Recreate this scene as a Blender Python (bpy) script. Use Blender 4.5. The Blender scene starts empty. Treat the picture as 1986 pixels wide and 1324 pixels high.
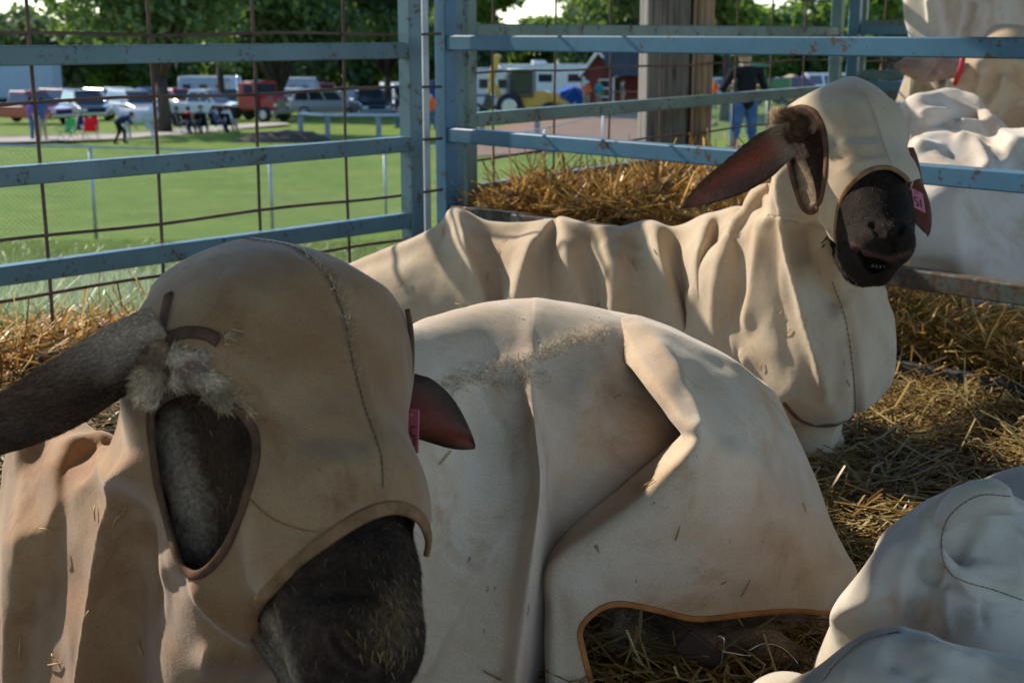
import bpy, bmesh, math, random
import numpy as np
from mathutils import Vector, Matrix
from mathutils.bvhtree import BVHTree

SC = bpy.context.scene
COL = SC.collection
R = math.radians
rng = np.random.default_rng(7)
random.seed(7)

# ------------------------------------------------------------------ camera
CH, FPX, PITCH = 0.72, 2600.0, R(13.0)
cam_d = bpy.data.cameras.new("camera")
cam = bpy.data.objects.new("camera", cam_d)
COL.objects.link(cam)
cam.location = (0, 0, CH)
cam.rotation_euler = (R(90) - PITCH, 0, 0)
cam_d.sensor_width = 36.0
cam_d.lens = 36.0 * FPX / 1986.0
cam_d.clip_start = 0.02
cam_d.clip_end = 3000
cam_d.dof.use_dof = True
cam_d.dof.focus_distance = 1.45
cam_d.dof.aperture_fstop = 12.0
SC.camera = cam

# ------------------------------------------------------------------ light
SUN_EL, SUN_AZ = R(34), R(-52)            # azimuth measured from +Y towards +X
SUN = Vector((math.sin(SUN_AZ) * math.cos(SUN_EL), math.cos(SUN_AZ) * math.cos(SUN_EL), math.sin(SUN_EL)))
sl = bpy.data.lights.new("sun", 'SUN')
sl.energy = 3.9
sl.angle = R(0.5)
sl.color = (1.0, 0.92, 0.80)
so = bpy.data.objects.new("sun", sl)
COL.objects.link(so)
so.rotation_euler = (-SUN).to_track_quat('-Z', 'Y').to_euler()
so.location = (-6, 4, 6)
wd = bpy.data.worlds.new("World")
SC.world = wd
wd.use_nodes = True
wn = wd.node_tree
sky = wn.nodes.new('ShaderNodeTexSky')
sky.sky_type = 'NISHITA'
sky.sun_disc = False
sky.sun_elevation = SUN_EL
sky.sun_rotation = SUN_AZ
sky.dust_density = 0.0
sky.ozone_density = 4.0
sky.air_density = 1.0
wn.nodes['Background'].inputs['Strength'].default_value = 0.15
wn.links.new(sky.outputs[0], wn.nodes['Background'].inputs['Color'])
SC.view_settings.view_transform = 'Standard'
SC.view_settings.look = 'None'
SC.view_settings.exposure = 0.9
SC.view_settings.gamma = 1.0
SC.cycles.use_denoising = True
SC.cycles.max_bounces = 8
SC.cycles.transparent_max_bounces = 8

CT, ST = math.cos(PITCH), math.sin(PITCH)

def at(px, py, Y):
    """the point at forward distance Y metres seen at photo pixel (px, py)"""
    u = (px - 993.0) / FPX
    v = (662.0 - py) / FPX
    k = Y / (CT + v * ST)
    return np.array((u * k, Y, CH + (-ST + v * CT) * k))

def proj(P):
    P = np.asarray(P, float)
    x, y, z = P[:, 0], P[:, 1], P[:, 2] - CH
    d = y * CT - z * ST
    up = y * ST + z * CT
    return np.stack((993.0 + FPX * x / d, 662.0 - FPX * up / d), 1)

def at_z(px, py, z):
    u = (px - 993.0) / FPX
    v = (662.0 - py) / FPX
    dy, dz = CT + v * ST, -ST + v * CT
    k = (z - CH) / dz
    return np.array((u * k, dy * k, z))

# ------------------------------------------------------------------ objects
def tag(o, label=None, cat=None, group=None, kind=None):
    if label: o['label'] = label
    if cat: o['category'] = cat
    if group: o['group'] = group
    if kind: o['kind'] = kind
    return o

def empty(name, loc=(0, 0, 0), label=None, cat=None, group=None, rz=0.0):
    o = bpy.data.objects.new(name, None)
    o.empty_display_size = 0.05
    o.location = loc
    o.rotation_euler = (0, 0, rz)
    COL.objects.link(o)
    return tag(o, label, cat, group)

def link_mesh(name, V, F, mat=None, parent=None, smooth=True, world=True, attrs=None, fmat=None):
    """V (n,3) and F (faces as lists or an int array) become one mesh object; world coords unless told"""
    me = bpy.data.meshes.new(name)
    V = np.asarray(V, np.float32)
    if isinstance(F, np.ndarray) and F.ndim == 2:
        n, k = F.shape
        me.vertices.add(len(V)); me.vertices.foreach_set('co', V.ravel())
        me.loops.add(n * k); me.loops.foreach_set('vertex_index', F.astype(np.int32).ravel())
        me.polygons.add(n)
        me.polygons.foreach_set('loop_start', np.arange(0, n * k, k, dtype=np.int32))
        me.update(calc_edges=True)
    else:
        me.from_pydata([tuple(map(float, v)) for v in V], [], [tuple(f) for f in F])
        me.update()
    me.polygons.foreach_set('use_smooth', np.full(len(me.polygons), smooth, bool))
    if mat is not None:
        for m in (mat if isinstance(mat, (list, tuple)) else [mat]):
            me.materials.append(m)
    if fmat is not None:
        me.polygons.foreach_set('material_index', np.asarray(fmat, np.int32))
    if attrs:
        for nm, a in attrs.items():
            a = np.asarray(a, np.float32)
            if a.ndim == 1:
                t = me.attributes.new(nm, 'FLOAT', 'POINT'); t.data.foreach_set('value', a)
            else:
                t = me.attributes.new(nm, 'FLOAT_COLOR', 'POINT')
                if a.shape[1] == 3: a = np.concatenate((a, np.ones((len(a), 1), np.float32)), 1)
                t.data.foreach_set('color', a.ravel())
    o = bpy.data.objects.new(name, me)
    COL.objects.link(o)
    if parent is not None:
        o.parent = parent
        if world:
            bpy.context.view_layer.update()
            o.matrix_parent_inverse = parent_world(parent).inverted()
    return o

def parent_world(p):
    m = Matrix.Translation(p.location) @ p.rotation_euler.to_matrix().to_4x4() @ Matrix.Diagonal((*p.scale, 1))
    m = p.matrix_parent_inverse @ m if p.parent else m
    return parent_world(p.parent) @ m if p.parent else m

def copy_tree(o, parent=None):
    c = o.copy()
    COL.objects.link(c)
    c.parent = parent
    for ch in o.children:
        copy_tree(ch, c)
    return c

class MB:
    """collects boxes, tubes, prisms into one mesh"""
    def __init__(s): s.V, s.F = [], []
    def add(s, V, F):
        n = len(s.V)
        s.V += [tuple(map(float, v)) for v in V]
        s.F += [tuple(int(i) + n for i in f) for f in F]
        return s
    def box(s, c, size, rz=0.0, M=None, bev=0.0):
        cx, cy, cz = c; sx, sy, sz = (d / 2 for d in size)
        if bev > 0:
            b = min(bev, sx * .9, sy * .9, sz * .9)
            V = []
            for dz, ins in ((-sz, b), (-sz + b, 0), (sz - b, 0), (sz, b)):
                for qx, qy in ((-1, -1), (1, -1), (1, 1), (-1, 1)):
                    ax, ay = sx - ins, sy - ins
                    # chamfered corner: two points
                    p1 = (qx * (ax - b), qy * ay) ; p2 = (qx * ax, qy * (ay - b))
                    pts = (p1, p2) if qx * qy < 0 else (p2, p1)
                    for p in pts: V.append((p[0], p[1], dz))
            F = [tuple(range(7, -1, -1)), tuple(range(24, 32))]
            for r in range(3):
                for i in range(8):
                    j = (i + 1) % 8
                    F.append((r * 8 + i, r * 8 + j, r * 8 + 8 + j, r * 8 + 8 + i))
        else:
            V = [(x, y, z) for z in (-sz, sz) for x, y in ((-sx, -sy), (sx, -sy), (sx, sy), (-sx, sy))]
            F = [(3, 2, 1, 0), (4, 5, 6, 7), (0, 1, 5, 4), (1, 2, 6, 5), (2, 3, 7, 6), (3, 0, 4, 7)]
        co, si = math.cos(rz), math.sin(rz)
        out = []
        for x, y, z in V:
            p = Vector((x * co - y * si + cx, x * si + y * co + cy, z + cz))
            out.append(M @ p if M is not None else p)
        return s.add(out, F)
    def bar(s, a, b, w, h, bev=0.002):
        """rectangular bar from a to b, w wide horizontally, h tall"""
        a, b = Vector(a), Vector(b)
        d = b - a
        L = d.length
        q = d.to_track_quat('X', 'Z').to_matrix().to_4x4()
        return s.box((0, 0, 0), (L, w, h), 0, Matrix.Translation((a + b) / 2) @ q, bev)
    def tube(s, pts, r, n=8, cap=True):
        pts = [Vector(p) for p in pts]
        rs = r if isinstance(r, (list, tuple, np.ndarray)) else [r] * len(pts)
        V, F = [], []
        up = None
        for i, p in enumerate(pts):
            t = (pts[min(i + 1, len(pts) - 1)] - pts[max(i - 1, 0)])
            t = t.normalized() if t.length > 1e-9 else Vector((0, 0, 1))
            if up is None:
                up = Vector((0, 0, 1)) if abs(t.z) < 0.9 else Vector((1, 0, 0))
            x = t.cross(up)
            x = x.normalized() if x.length > 1e-6 else t.orthogonal().normalized()
            y = x.cross(t).normalized(); up = y
            for k in range(n):
                a = 2 * math.pi * k / n
                V.append(p + x * math.cos(a) * rs[i] + y * math.sin(a) * rs[i])
        for i in range(len(pts) - 1):
            for k in range(n):
                j = (k + 1) % n
                F.append((i * n + k, i * n + j, i * n + n + j, i * n + n + k))
        if cap:
            F.append(tuple(range(n - 1, -1, -1)))
            m = (len(pts) - 1) * n
            F.append(tuple(range(m, m + n)))
        return s.add(V, F)
    def prism(s, poly, y0, y1, M=None):
        """polygon in x,z extruded along y"""
        n = len(poly)
        V = [(x, y0, z) for x, z in poly] + [(x, y1, z) for x, z in poly]
        if M is not None: V = [M @ Vector(v) for v in V]
        F = [tuple(range(n)), tuple(range(2 * n - 1, n - 1, -1))]
        for i in range(n):
            j = (i + 1) % n
            F.append((j, i, n + i, n + j))
        return s.add(V, F)
    def build(s, name, mat, parent=None, smooth=False, world=True):
        return link_mesh(name, np.array(s.V), s.F, mat, parent, smooth, world)

# ------------------------------------------------------------------ materials
def srgb(r, g, b):
    f = lambda c: c / 12.92 if c <= 0.04045 else ((c + 0.055) / 1.055) ** 2.4
    return (f(r / 255), f(g / 255), f(b / 255), 1)

class NT:
    def __init__(s, name):
        s.m = bpy.data.materials.new(name)
        s.m.use_nodes = True
        s.t = s.m.node_tree
        s.p = s.t.nodes['Principled BSDF']
        s.out = s.t.nodes['Material Output']
    def n(s, typ, **kw):
        nd = s.t.nodes.new(typ)
        for k, v in kw.items():
            if k in nd.inputs.keys(): nd.inputs[k].default_value = v
            else: setattr(nd, k, v)
        return nd
    def l(s, a, b): s.t.links.new(a, b)
    def noise(s, scale, detail=4, rough=0.55, vec=None, dist=0.0):
        nd = s.n('ShaderNodeTexNoise')
        nd.inputs['Scale'].default_value = scale
        nd.inputs['Detail'].default_value = detail
        nd.inputs['Roughness'].default_value = rough
        nd.inputs['Distortion'].default_value = dist
        s.l(vec if vec is not None else s.pos(), nd.inputs['Vector'])
        return nd.outputs['Fac']
    def pos(s):
        if not hasattr(s, '_pos'):
            s._pos = s.n('ShaderNodeTexCoord').outputs['Object']
        return s._pos
    def ramp(s, fac, stops):
        nd = s.n('ShaderNodeValToRGB')
        e = nd.color_ramp.elements
        while len(e) < len(stops): e.new(0.5)
        for i, (p, c) in enumerate(stops):
            e[i].position = p
            e[i].color = c if not isinstance(c, (int, float)) else (c, c, c, 1)
        s.l(fac, nd.inputs['Fac'])
        return nd.outputs['Color']
    def mix(s, fac, a, b, mode='MIX'):
        nd = s.n('ShaderNodeMix')
        nd.data_type = 'RGBA'; nd.blend_type = mode
        for sock, v in ((nd.inputs[0], fac), (nd.inputs[6], a), (nd.inputs[7], b)):
            if hasattr(v, 'is_linked') or isinstance(v, bpy.types.NodeSocket): s.l(v, sock)
            else: sock.default_value = v
        return nd.outputs[2]
    def math(s, op, a, b=0.0):
        nd = s.n('ShaderNodeMath'); nd.operation = op
        for sock, v in ((nd.inputs[0], a), (nd.inputs[1], b)):
            if isinstance(v, bpy.types.NodeSocket): s.l(v, sock)
            else: sock.default_value = v
        return nd.outputs[0]
    def attr(s, name, col=False):
        nd = s.n('ShaderNodeAttribute'); nd.attribute_name = name
        return nd.outputs['Color'] if col else nd.outputs['Fac']
    def bump(s, h, strength=0.3, dist=0.01):
        nd = s.n('ShaderNodeBump')
        nd.inputs['Strength'].default_value = strength
        nd.inputs['Distance'].default_value = dist
        s.l(h, nd.inputs['Height'])
        s.l(nd.outputs['Normal'], s.p.inputs['Normal'])
    def col(s, c):
        if isinstance(c, bpy.types.NodeSocket): s.l(c, s.p.inputs['Base Color'])
        else: s.p.inputs['Base Color'].default_value = c
        return s
    def rough(s, r):
        if isinstance(r, bpy.types.NodeSocket): s.l(r, s.p.inputs['Roughness'])
        else: s.p.inputs['Roughness'].default_value = r
        return s
    def translucent(s, c, f):
        """adds light passing through a thin sheet"""
        tr = s.n('ShaderNodeBsdfTranslucent')
        if isinstance(c, bpy.types.NodeSocket): s.l(c, tr.inputs['Color'])
        else: tr.inputs['Color'].default_value = c
        mx = s.n('ShaderNodeMixShader')
        if isinstance(f, bpy.types.NodeSocket): s.l(f, mx.inputs[0])
        else: mx.inputs[0].default_value = f
        s.l(s.p.outputs[0], mx.inputs[1]); s.l(tr.outputs[0], mx.inputs[2])
        s.l(mx.outputs[0], s.out.inputs['Surface'])
        return s

_cache = {}
def plain(name, c, rough=0.6, metal=0.0, var=0.25, scale=3.0, spec=0.5, coat=0.0):
    """a paint or fabric with slight uneven tone"""
    if name in _cache: return _cache[name]
    m = NT(name)
    f = m.noise(scale, 5, 0.6)
    d = tuple(x * (1 - var) for x in c[:3]) + (1,)
    h = tuple(min(1, x * (1 + var)) for x in c[:3]) + (1,)
    m.col(m.ramp(f, [(0.3, d), (0.7, h)]))
    m.rough(rough)
    m.p.inputs['Metallic'].default_value = metal
    m.p.inputs['Specular IOR Level'].default_value = spec
    m.p.inputs['Coat Weight'].default_value = coat
    _cache[name] = m.m
    return m.m

# ------------------------------------------------------------------ signed distance modelling
def cone(a, b, ra, rb): return ('c', np.asarray(a, float), np.asarray(b, float), ra, rb)
def ell(c, r, rot=None): return ('e', np.asarray(c, float), np.asarray(r, float), rot)

def sd(P, p):
    if p[0] == 'c':
        _, a, b, ra, rb = p
        d = b - a
        q = P - a
        t = np.clip((q @ d) / (d @ d), 0, 1)
        return np.linalg.norm(q - t[:, None] * d, axis=1) - (ra + (rb - ra) * t)
    _, c, r, rot = p
    q = P - c
    if rot is not None:
        q = q @ np.array(rot.to_matrix())          # world to local
    k0 = np.linalg.norm(q / r, axis=1)
    k1 = np.linalg.norm(q / (r * r), axis=1)
    return np.where(k1 > 1e-9, k0 * (k0 - 1) / np.maximum(k1, 1e-9), -r.min())

def smin(a, b, k):
    h = np.clip(0.5 + 0.5 * (b - a) / k, 0, 1)
    return b + (a - b) * h - k * h * (1 - h)

def field(P, prims, k=0.04, cuts=(), kc=0.01):
    """each prim may carry its own blend as a trailing float"""
    d = None
    for p in prims:
        kk = k
        if isinstance(p, list): p, kk = p
        s_ = sd(P, p)
        d = s_ if d is None else smin(d, s_, kk)
    for p in cuts:
        kk = kc
        if isinstance(p, list): p, kk = p
        d = -smin(-d, sd(P, p), kk)
    return d

def nets(prims, h, k=0.04, cuts=(), kc=0.01, lo=None, hi=None, off=0.0):
    """surface nets of the blended prims; returns V, quads"""
    if lo is None:
        L, H = [], []
        for p in prims:
            if isinstance(p, list): p = p[0]
            if p[0] == 'c':
                r = max(p[3], p[4])
                L.append(np.minimum(p[1], p[2]) - r); H.append(np.maximum(p[1], p[2]) + r)
            else:
                r = p[2].max() if p[3] is not None else p[2]
                L.append(p[1] - r); H.append(p[1] + r)
        m = k * 0.6 + 3 * h + max(off, 0)
        lo, hi = np.min(L, 0) - m, np.max(H, 0) + m
    n = np.ceil((hi - lo) / h).astype(int) + 1
    xs = [lo[i] + h * np.arange(n[i]) for i in range(3)]
    F = np.empty(n, np.float32)
    YZ = np.stack(np.meshgrid(xs[1], xs[2], indexing='ij'), -1).reshape(-1, 2)
    step = max(1, 400000 // len(YZ))
    for i in range(0, n[0], step):
        xx = xs[0][i:i + step]
        P = np.empty((len(xx), len(YZ), 3))
        P[:, :, 0] = xx[:, None]; P[:, :, 1:] = YZ[None]
        F[i:i + step] = (field(P.reshape(-1, 3), prims, k, cuts, kc) - off).reshape(len(xx), n[1], n[2])
    S = F < 0
    c = [S[a:n[0] - 1 + a, b:n[1] - 1 + b, d:n[2] - 1 + d] for a in (0, 1) for b in (0, 1) for d in (0, 1)]
    cnt = sum(x.astype(np.int8) for x in c)
    act = np.argwhere((cnt > 0) & (cnt < 8))
    idx = np.full(n - 1, -1, np.int32)
    idx[tuple(act.T)] = np.arange(len(act))
    corners = [(a, b, d) for a in (0, 1) for b in (0, 1) for d in (0, 1)]
    val = {q: F[act[:, 0] + q[0], act[:, 1] + q[1], act[:, 2] + q[2]] for q in corners}
    acc = np.zeros((len(act), 3)); num = np.zeros(len(act))
    for q in corners:
        for ax in range(3):
            if q[ax] == 0:
                q2 = tuple(1 if i == ax else q[i] for i in range(3))
                a, b = val[q], val[q2]
                cr = (a < 0) != (b < 0)
                t = np.where(cr, a / np.where(cr, a - b, 1), 0)
                pt = np.tile(np.array(q, float), (len(act), 1)); pt[:, ax] = t
                acc[cr] += pt[cr]; num[cr] += 1
    V = lo + h * (act + acc / num[:, None])
    quads = []
    for ax in range(3):
        u, w = (ax + 1) % 3, (ax + 2) % 3
        sl0 = [slice(None)] * 3; sl1 = [slice(None)] * 3
        sl0[ax] = slice(0, n[ax] - 1); sl1[ax] = slice(1, n[ax])
        A, B = S[tuple(sl0)], S[tuple(sl1)]
        e = np.argwhere(A != B)
        e = e[(e[:, u] > 0) & (e[:, w] > 0) & (e[:, u] < n[u] - 1) & (e[:, w] < n[w] - 1)]
        ins = A[tuple(e.T)]
        def cell(du, dw):
            q = e.copy(); q[:, u] += du; q[:, w] += dw
            return idx[tuple(q.T)]
        Q = np.stack((cell(-1, -1), cell(0, -1), cell(0, 0), cell(-1, 0)), 1)
        Q[~ins] = Q[~ins][:, ::-1]
        quads.append(Q)
    return V, np.concatenate(quads)

def tri_of(F):
    return F if F.shape[1] == 3 else np.concatenate((F[:, [0, 1, 2]], F[:, [0, 2, 3]]))

def vnormals(V, F):
    T = tri_of(F)
    fn = np.cross(V[T[:, 1]] - V[T[:, 0]], V[T[:, 2]] - V[T[:, 0]])
    N = np.zeros_like(V)
    for k in range(3):
        for ax in range(3):
            N[:, ax] += np.bincount(T[:, k], fn[:, ax], len(V))
    return N / np.maximum(np.linalg.norm(N, axis=1), 1e-12)[:, None]

def laplace(V, F, it=1, lam=0.5, w=None):
    E = np.concatenate([F[:, [i, (i + 1) % F.shape[1]]] for i in range(F.shape[1])])
    deg = np.bincount(E[:, 0], minlength=len(V)) + np.bincount(E[:, 1], minlength=len(V))
    for _ in range(it):
        A = np.zeros_like(V)
        for ax in range(3):
            A[:, ax] = np.bincount(E[:, 0], V[E[:, 1], ax], len(V)) + np.bincount(E[:, 1], V[E[:, 0], ax], len(V))
        d = A / np.maximum(deg, 1)[:, None] - V
        V = V + lam * (d if w is None else d * w[:, None])
    return V

def poly_dist(Q, pts, closed=False):
    """distance of 2D points to a polyline, signed side (+ left of travel), and 0..1 position along it"""
    pts = np.asarray(pts, float)
    if closed: pts = np.vstack((pts, pts[:1]))
    seg = np.linalg.norm(np.diff(pts, axis=0), axis=1)
    cum = np.concatenate(([0], np.cumsum(seg)))
    best = np.full(len(Q), 1e9); side = np.ones(len(Q)); par = np.zeros(len(Q))
    for i in range(len(pts) - 1):
        a, d = pts[i], pts[i + 1] - pts[i]
        q = Q - a
        t = np.clip((q @ d) / max(d @ d, 1e-9), 0, 1)
        e = q - t[:, None] * d
        dist = np.hypot(e[:, 0], e[:, 1])
        m = dist < best
        best[m] = dist[m]
        side[m] = np.sign(d[0] * q[m, 1] - d[1] * q[m, 0])
        par[m] = (cum[i] + t[m] * seg[i]) / cum[-1]
    return best, side, par

def inside(Q, poly):
    poly = np.asarray(poly, float)
    x, y = Q[:, 0], Q[:, 1]
    r = np.zeros(len(Q), bool)
    j = len(poly) - 1
    for i in range(len(poly)):
        xi, yi = poly[i]; xj, yj = poly[j]
        c = ((yi > y) != (yj > y))
        r ^= c & (x < (xj - xi) * (y - yi) / (yj - yi if yj != yi else 1e-9) + xi)
        j = i
    return r

def spline(pts, n=8, closed=False):
    """Catmull-Rom through the points"""
    P = np.asarray(pts, float)
    m = len(P)
    out = []
    rngi = range(m if closed else m - 1)
    for i in rngi:
        p0 = P[(i - 1) % m] if (closed or i > 0) else 2 * P[0] - P[1]
        p1, p2 = P[i], P[(i + 1) % m]
        p3 = P[(i + 2) % m] if (closed or i + 2 < m) else 2 * P[-1] - P[-2]
        for k in range(n):
            t = k / n
            out.append(0.5 * ((2 * p1) + (-p0 + p2) * t + (2 * p0 - 5 * p1 + 4 * p2 - p3) * t * t + (-p0 + 3 * p1 - 3 * p2 + p3) * t ** 3))
    if not closed: out.append(P[-1])
    return np.array(out)

def clip(V, F, f):
    """keep f>0, cutting triangles exactly on f=0"""
    T = tri_of(F)
    s = f > 0
    c = s[T].sum(1)
    keep = T[c == 3]
    V = list(map(tuple, V)); base = np.array(V)
    newv = {}; extra = []
    def cut(a, b):
        k = (a, b) if a < b else (b, a)
        if k not in newv:
            t = f[k[0]] / (f[k[0]] - f[k[1]])
            newv[k] = len(V)
            V.append(tuple(base[k[0]] * (1 - t) + base[k[1]] * t))
        return newv[k]
    for t in T[(c == 1) | (c == 2)]:
        t = list(map(int, t))
        out = []
        for i in range(3):
            a, b = t[i], t[(i + 1) % 3]
            if s[a]: out.append(a)
            if s[a] != s[b]: out.append(cut(a, b))
        for i in range(1, len(out) - 1): extra.append((out[0], out[i], out[i + 1]))
    T2 = np.concatenate((keep, np.array(extra, int).reshape(-1, 3))) if extra else keep
    V = np.array(V)
    used = np.unique(T2)
    mp = np.full(len(V), -1); mp[used] = np.arange(len(used))
    return V[used], mp[T2]

def hash3(P, s=0):
    v = np.sin(P @ np.array([12.9898, 78.233, 37.719]) + s) * 43758.5453
    return v - np.floor(v)

def vnoise(P, scale, seed=0):
    """smooth value noise in -1..1"""
    Q = np.asarray(P) * scale + seed * 17.3
    i = np.floor(Q); f = Q - i; f = f * f * (3 - 2 * f)
    r = 0
    for a in (0, 1):
        for b in (0, 1):
            for c in (0, 1):
                w = (f[:, 0] if a else 1 - f[:, 0]) * (f[:, 1] if b else 1 - f[:, 1]) * (f[:, 2] if c else 1 - f[:, 2])
                r = r + w * hash3(i + np.array([a, b, c]), seed)
    return r * 2 - 1

CAMP = np.array((0, 0, CH))

def fold(V, F, folds, k=1.0):
    """raise and sink the cloth along lines; each fold = (kind, points, width, height, taper)
    kind r ridge/valley, s step (left side of travel raised, right side sunk)"""
    N = vnormals(V, F)
    N = laplace(N, F, 3)
    N /= np.linalg.norm(N, axis=1)[:, None]
    view = CAMP - V
    view /= np.linalg.norm(view, axis=1)[:, None]
    face = np.clip((np.einsum('ij,ij->i', N, view) + 0.35) / 0.3, 0, 1)
    Q = proj(V)
    D = np.zeros(len(V))
    for fo in folds:
        kind, pts, w, hgt = fo[:4]
        tp = fo[4] if len(fo) > 4 else (0.25, 0.25)
        pts = spline(pts, 6)
        lo, hi = pts.min(0) - 4 * w, pts.max(0) + 4 * w
        m = np.all((Q > lo) & (Q < hi), 1) & (face > 0)
        if len(fo) > 5: m &= (V[:, 1] > fo[5][0]) & (V[:, 1] < fo[5][1])
        if not m.any(): continue
        d, sd_, t = poly_dist(Q[m], pts)
        ta = np.ones(len(t))
        if tp[0] > 0: ta *= np.clip(t / tp[0], 0, 1)
        if tp[1] > 0: ta *= np.clip((1 - t) / tp[1], 0, 1)
        ta = ta * ta * (3 - 2 * ta)
        # round the open ends
        soft = lambda x, e: np.exp(-1.25 * (np.sqrt(x * x + e * e) - e))     # cloth tent: rounded crest, hollow flanks
        if kind == 'p':          # a whole patch of cloth raised, closed outline
            m = face > 0
            d, _, _ = poly_dist(Q[m], fo[1], True)
            x = np.where(inside(Q[m], fo[1]), d, -d) / w
            D[m] += hgt * face[m] * np.where(x > 0, .5 + .5 * np.tanh(x * 1.3), .5 + .5 * np.tanh(x * 1.3))
            continue
        if kind == 'r':
            p = soft(d / w, .22) if hgt > 0 else np.exp(-(d / w) ** 2)
        elif kind == 'a':      # ridge, steep on the right of travel
            p = np.where(sd_ < 0, soft(d / w, .25), soft(d / (w * 0.4), .6))
        else:
            x = d * sd_
            p = np.where(x > 0, -np.exp(-(d / (w * 2.2)) ** 2) * 0.6, np.exp(-(d / (w * 5)) ** 2) * 0.5)
            p *= np.tanh(d / (0.25 * w))
        D[m] += hgt * ta * p * face[m]
    return V + N * (D * k)[:, None]

def tuck(V, coatV, coatF, gap=0.007):
    """press skin that would poke through the cloth back under it"""
    N = vnormals(coatV, coatF)
    b = bvh_of(coatV, coatF)
    V = V.copy()
    for it in range(2):
        for i in range(len(V)):
            p, n, k, d = b.find_nearest(V[i], 0.06)
            if p is None: continue
            w = Vector(V[i]) - p
            h = w.dot(n)
            if h > -gap and (w - n * h).length < 0.35 * abs(h) + 0.0015:
                V[i] = p - n * gap
    return V

def facet(V, F, n, strength=1.0, zs=0.5, tilt=0.12, seed=1, mask=None, sharp=0.34, lim=0.02):
    """stiff canvas: pulls the cloth towards flat panels that meet in soft creases, longer down than across"""
    from mathutils.kdtree import KDTree
    g = np.random.default_rng(seed)
    N = vnormals(V, F); N = laplace(N, F, 6); N /= np.linalg.norm(N, axis=1)[:, None]
    T = tri_of(F)
    A = np.linalg.norm(np.cross(V[T[:, 1]] - V[T[:, 0]], V[T[:, 2]] - V[T[:, 0]]), axis=1)
    S = []; rad = .8 * math.sqrt(A.sum() / 2 / n)
    sc = np.array((1, 1, zs)) / math.sqrt(zs)
    for i in g.choice(len(T), n * 4, p=A / A.sum()):      # spread out
        v = T[i][0]
        if all(np.linalg.norm((V[v] - V[u]) * sc) > rad for u in S): S.append(v)
        if len(S) >= n: break
    S = np.array(S)
    C = V[S]; NS = N[S] + g.normal(size=(len(S), 3)) * tilt
    NS /= np.linalg.norm(NS, axis=1)[:, None]
    OF = g.normal(size=len(S)) * 0.0015
    kd = KDTree(len(S))
    for i, c in enumerate(C): kd.insert(Vector(c * sc), i)
    kd.balance()
    K = 5
    I = np.empty((len(V), K), int); D = np.empty((len(V), K))
    for j, v in enumerate(V * sc):
        r = kd.find_n(v, K)
        for q in range(K): I[j, q] = r[q][1]; D[j, q] = r[q][2]
    dn = np.einsum('ij,ikj->ik', N, NS[I])
    hgt = np.einsum('ikj,ikj->ik', C[I] - V[:, None], NS[I]) / np.maximum(dn, .5) + OF[I]
    W = np.exp(-(D ** 2 - D[:, :1] ** 2) / (rad * sharp) ** 2) * np.clip((dn - .35) / .4, 0.001, 1)
    h = (hgt * W).sum(1) / np.maximum(W.sum(1), 1e-6)
    h = np.clip(h, -lim, lim) * strength
    if mask is not None: h = h * mask
    return laplace(V + N * h[:, None], F, 2)

def behind(V, polys, d=0.03, pad=1.5, sel=None):
    """skin that lies outside every opening of the hood moves deeper under the cloth"""
    Q = proj(V); ok = np.zeros(len(V), bool)
    for pl in polys:
        dd, _, _ = poly_dist(Q, pl, True)
        ok |= inside(Q, pl) | (dd < pad)
    if sel is not None: ok |= ~sel
    r = V - CAMP; r /= np.linalg.norm(r, axis=1)[:, None]
    V = V.copy(); V[~ok] += r[~ok] * d
    return V

def flatten(V, F, panels):
    """cloth hanging as flat panels: vertices of each patch move towards the plane that fits it best"""
    for poly, soft, k in panels:
        N = vnormals(V, F)
        vw = CAMP - V; vw /= np.linalg.norm(vw, axis=1)[:, None]
        fc = np.clip((np.einsum('ij,ij->i', N, vw) - .02) / .2, 0, 1)
        Q = proj(V)
        d, _, _ = poly_dist(Q, poly, True)
        w = np.clip(np.where(inside(Q, poly), d, 0) / soft, 0, 1) * fc
        w = w * w * (3 - 2 * w)
        m = w > .4
        c = V[m].mean(0)
        q = V[m][~(np.abs(V[m] - c).max(1) > .6)]
        c = q.mean(0)
        n = np.linalg.svd(q - c, full_matrices=False)[2][2]
        h = (V - c) @ n
        V = V - n * (np.clip(h, -.06, .06) * w * k)[:, None]
    return laplace(V, F, 1)

def bvh_of(V, F):
    return BVHTree.FromPolygons([tuple(v) for v in V], [tuple(map(int, f)) for f in F])

def hit(bvh, px, py):
    o = Vector(CAMP)
    d = (Vector(at(px, py, 1.0)) - o).normalized()
    p, n, i, dist = bvh.ray_cast(o, d)
    return (p, n) if p is not None else (None, None)

def on_surface(bvh, pts, lift=0.0, fill=True):
    """points of a pixel line dropped on the surface; misses take the depth of the neighbour"""
    pts = list(pts)
    mid = len(pts) // 2
    def run(seq, last):
        out = []
        for px, py in seq:
            p, n = hit(bvh, px, py)
            if p is None or (last is not None and abs(p.y - last[0].y) > 0.05):
                if last is None: continue
                q = Vector(at(px, py, last[0].y)); n = last[1]
                q2, n2, _, dd = bvh.find_nearest(q)
                p = q2 if dd < 0.05 else q
                n = n2 if dd < 0.05 else n
            last = (p, n)
            out.append((p + n * lift, n))
        return out
    b = run(pts[mid:], None)
    first = (b[0][0], b[0][1]) if b else None
    a = run(pts[:mid][::-1], first)
    return a[::-1] + b

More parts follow.
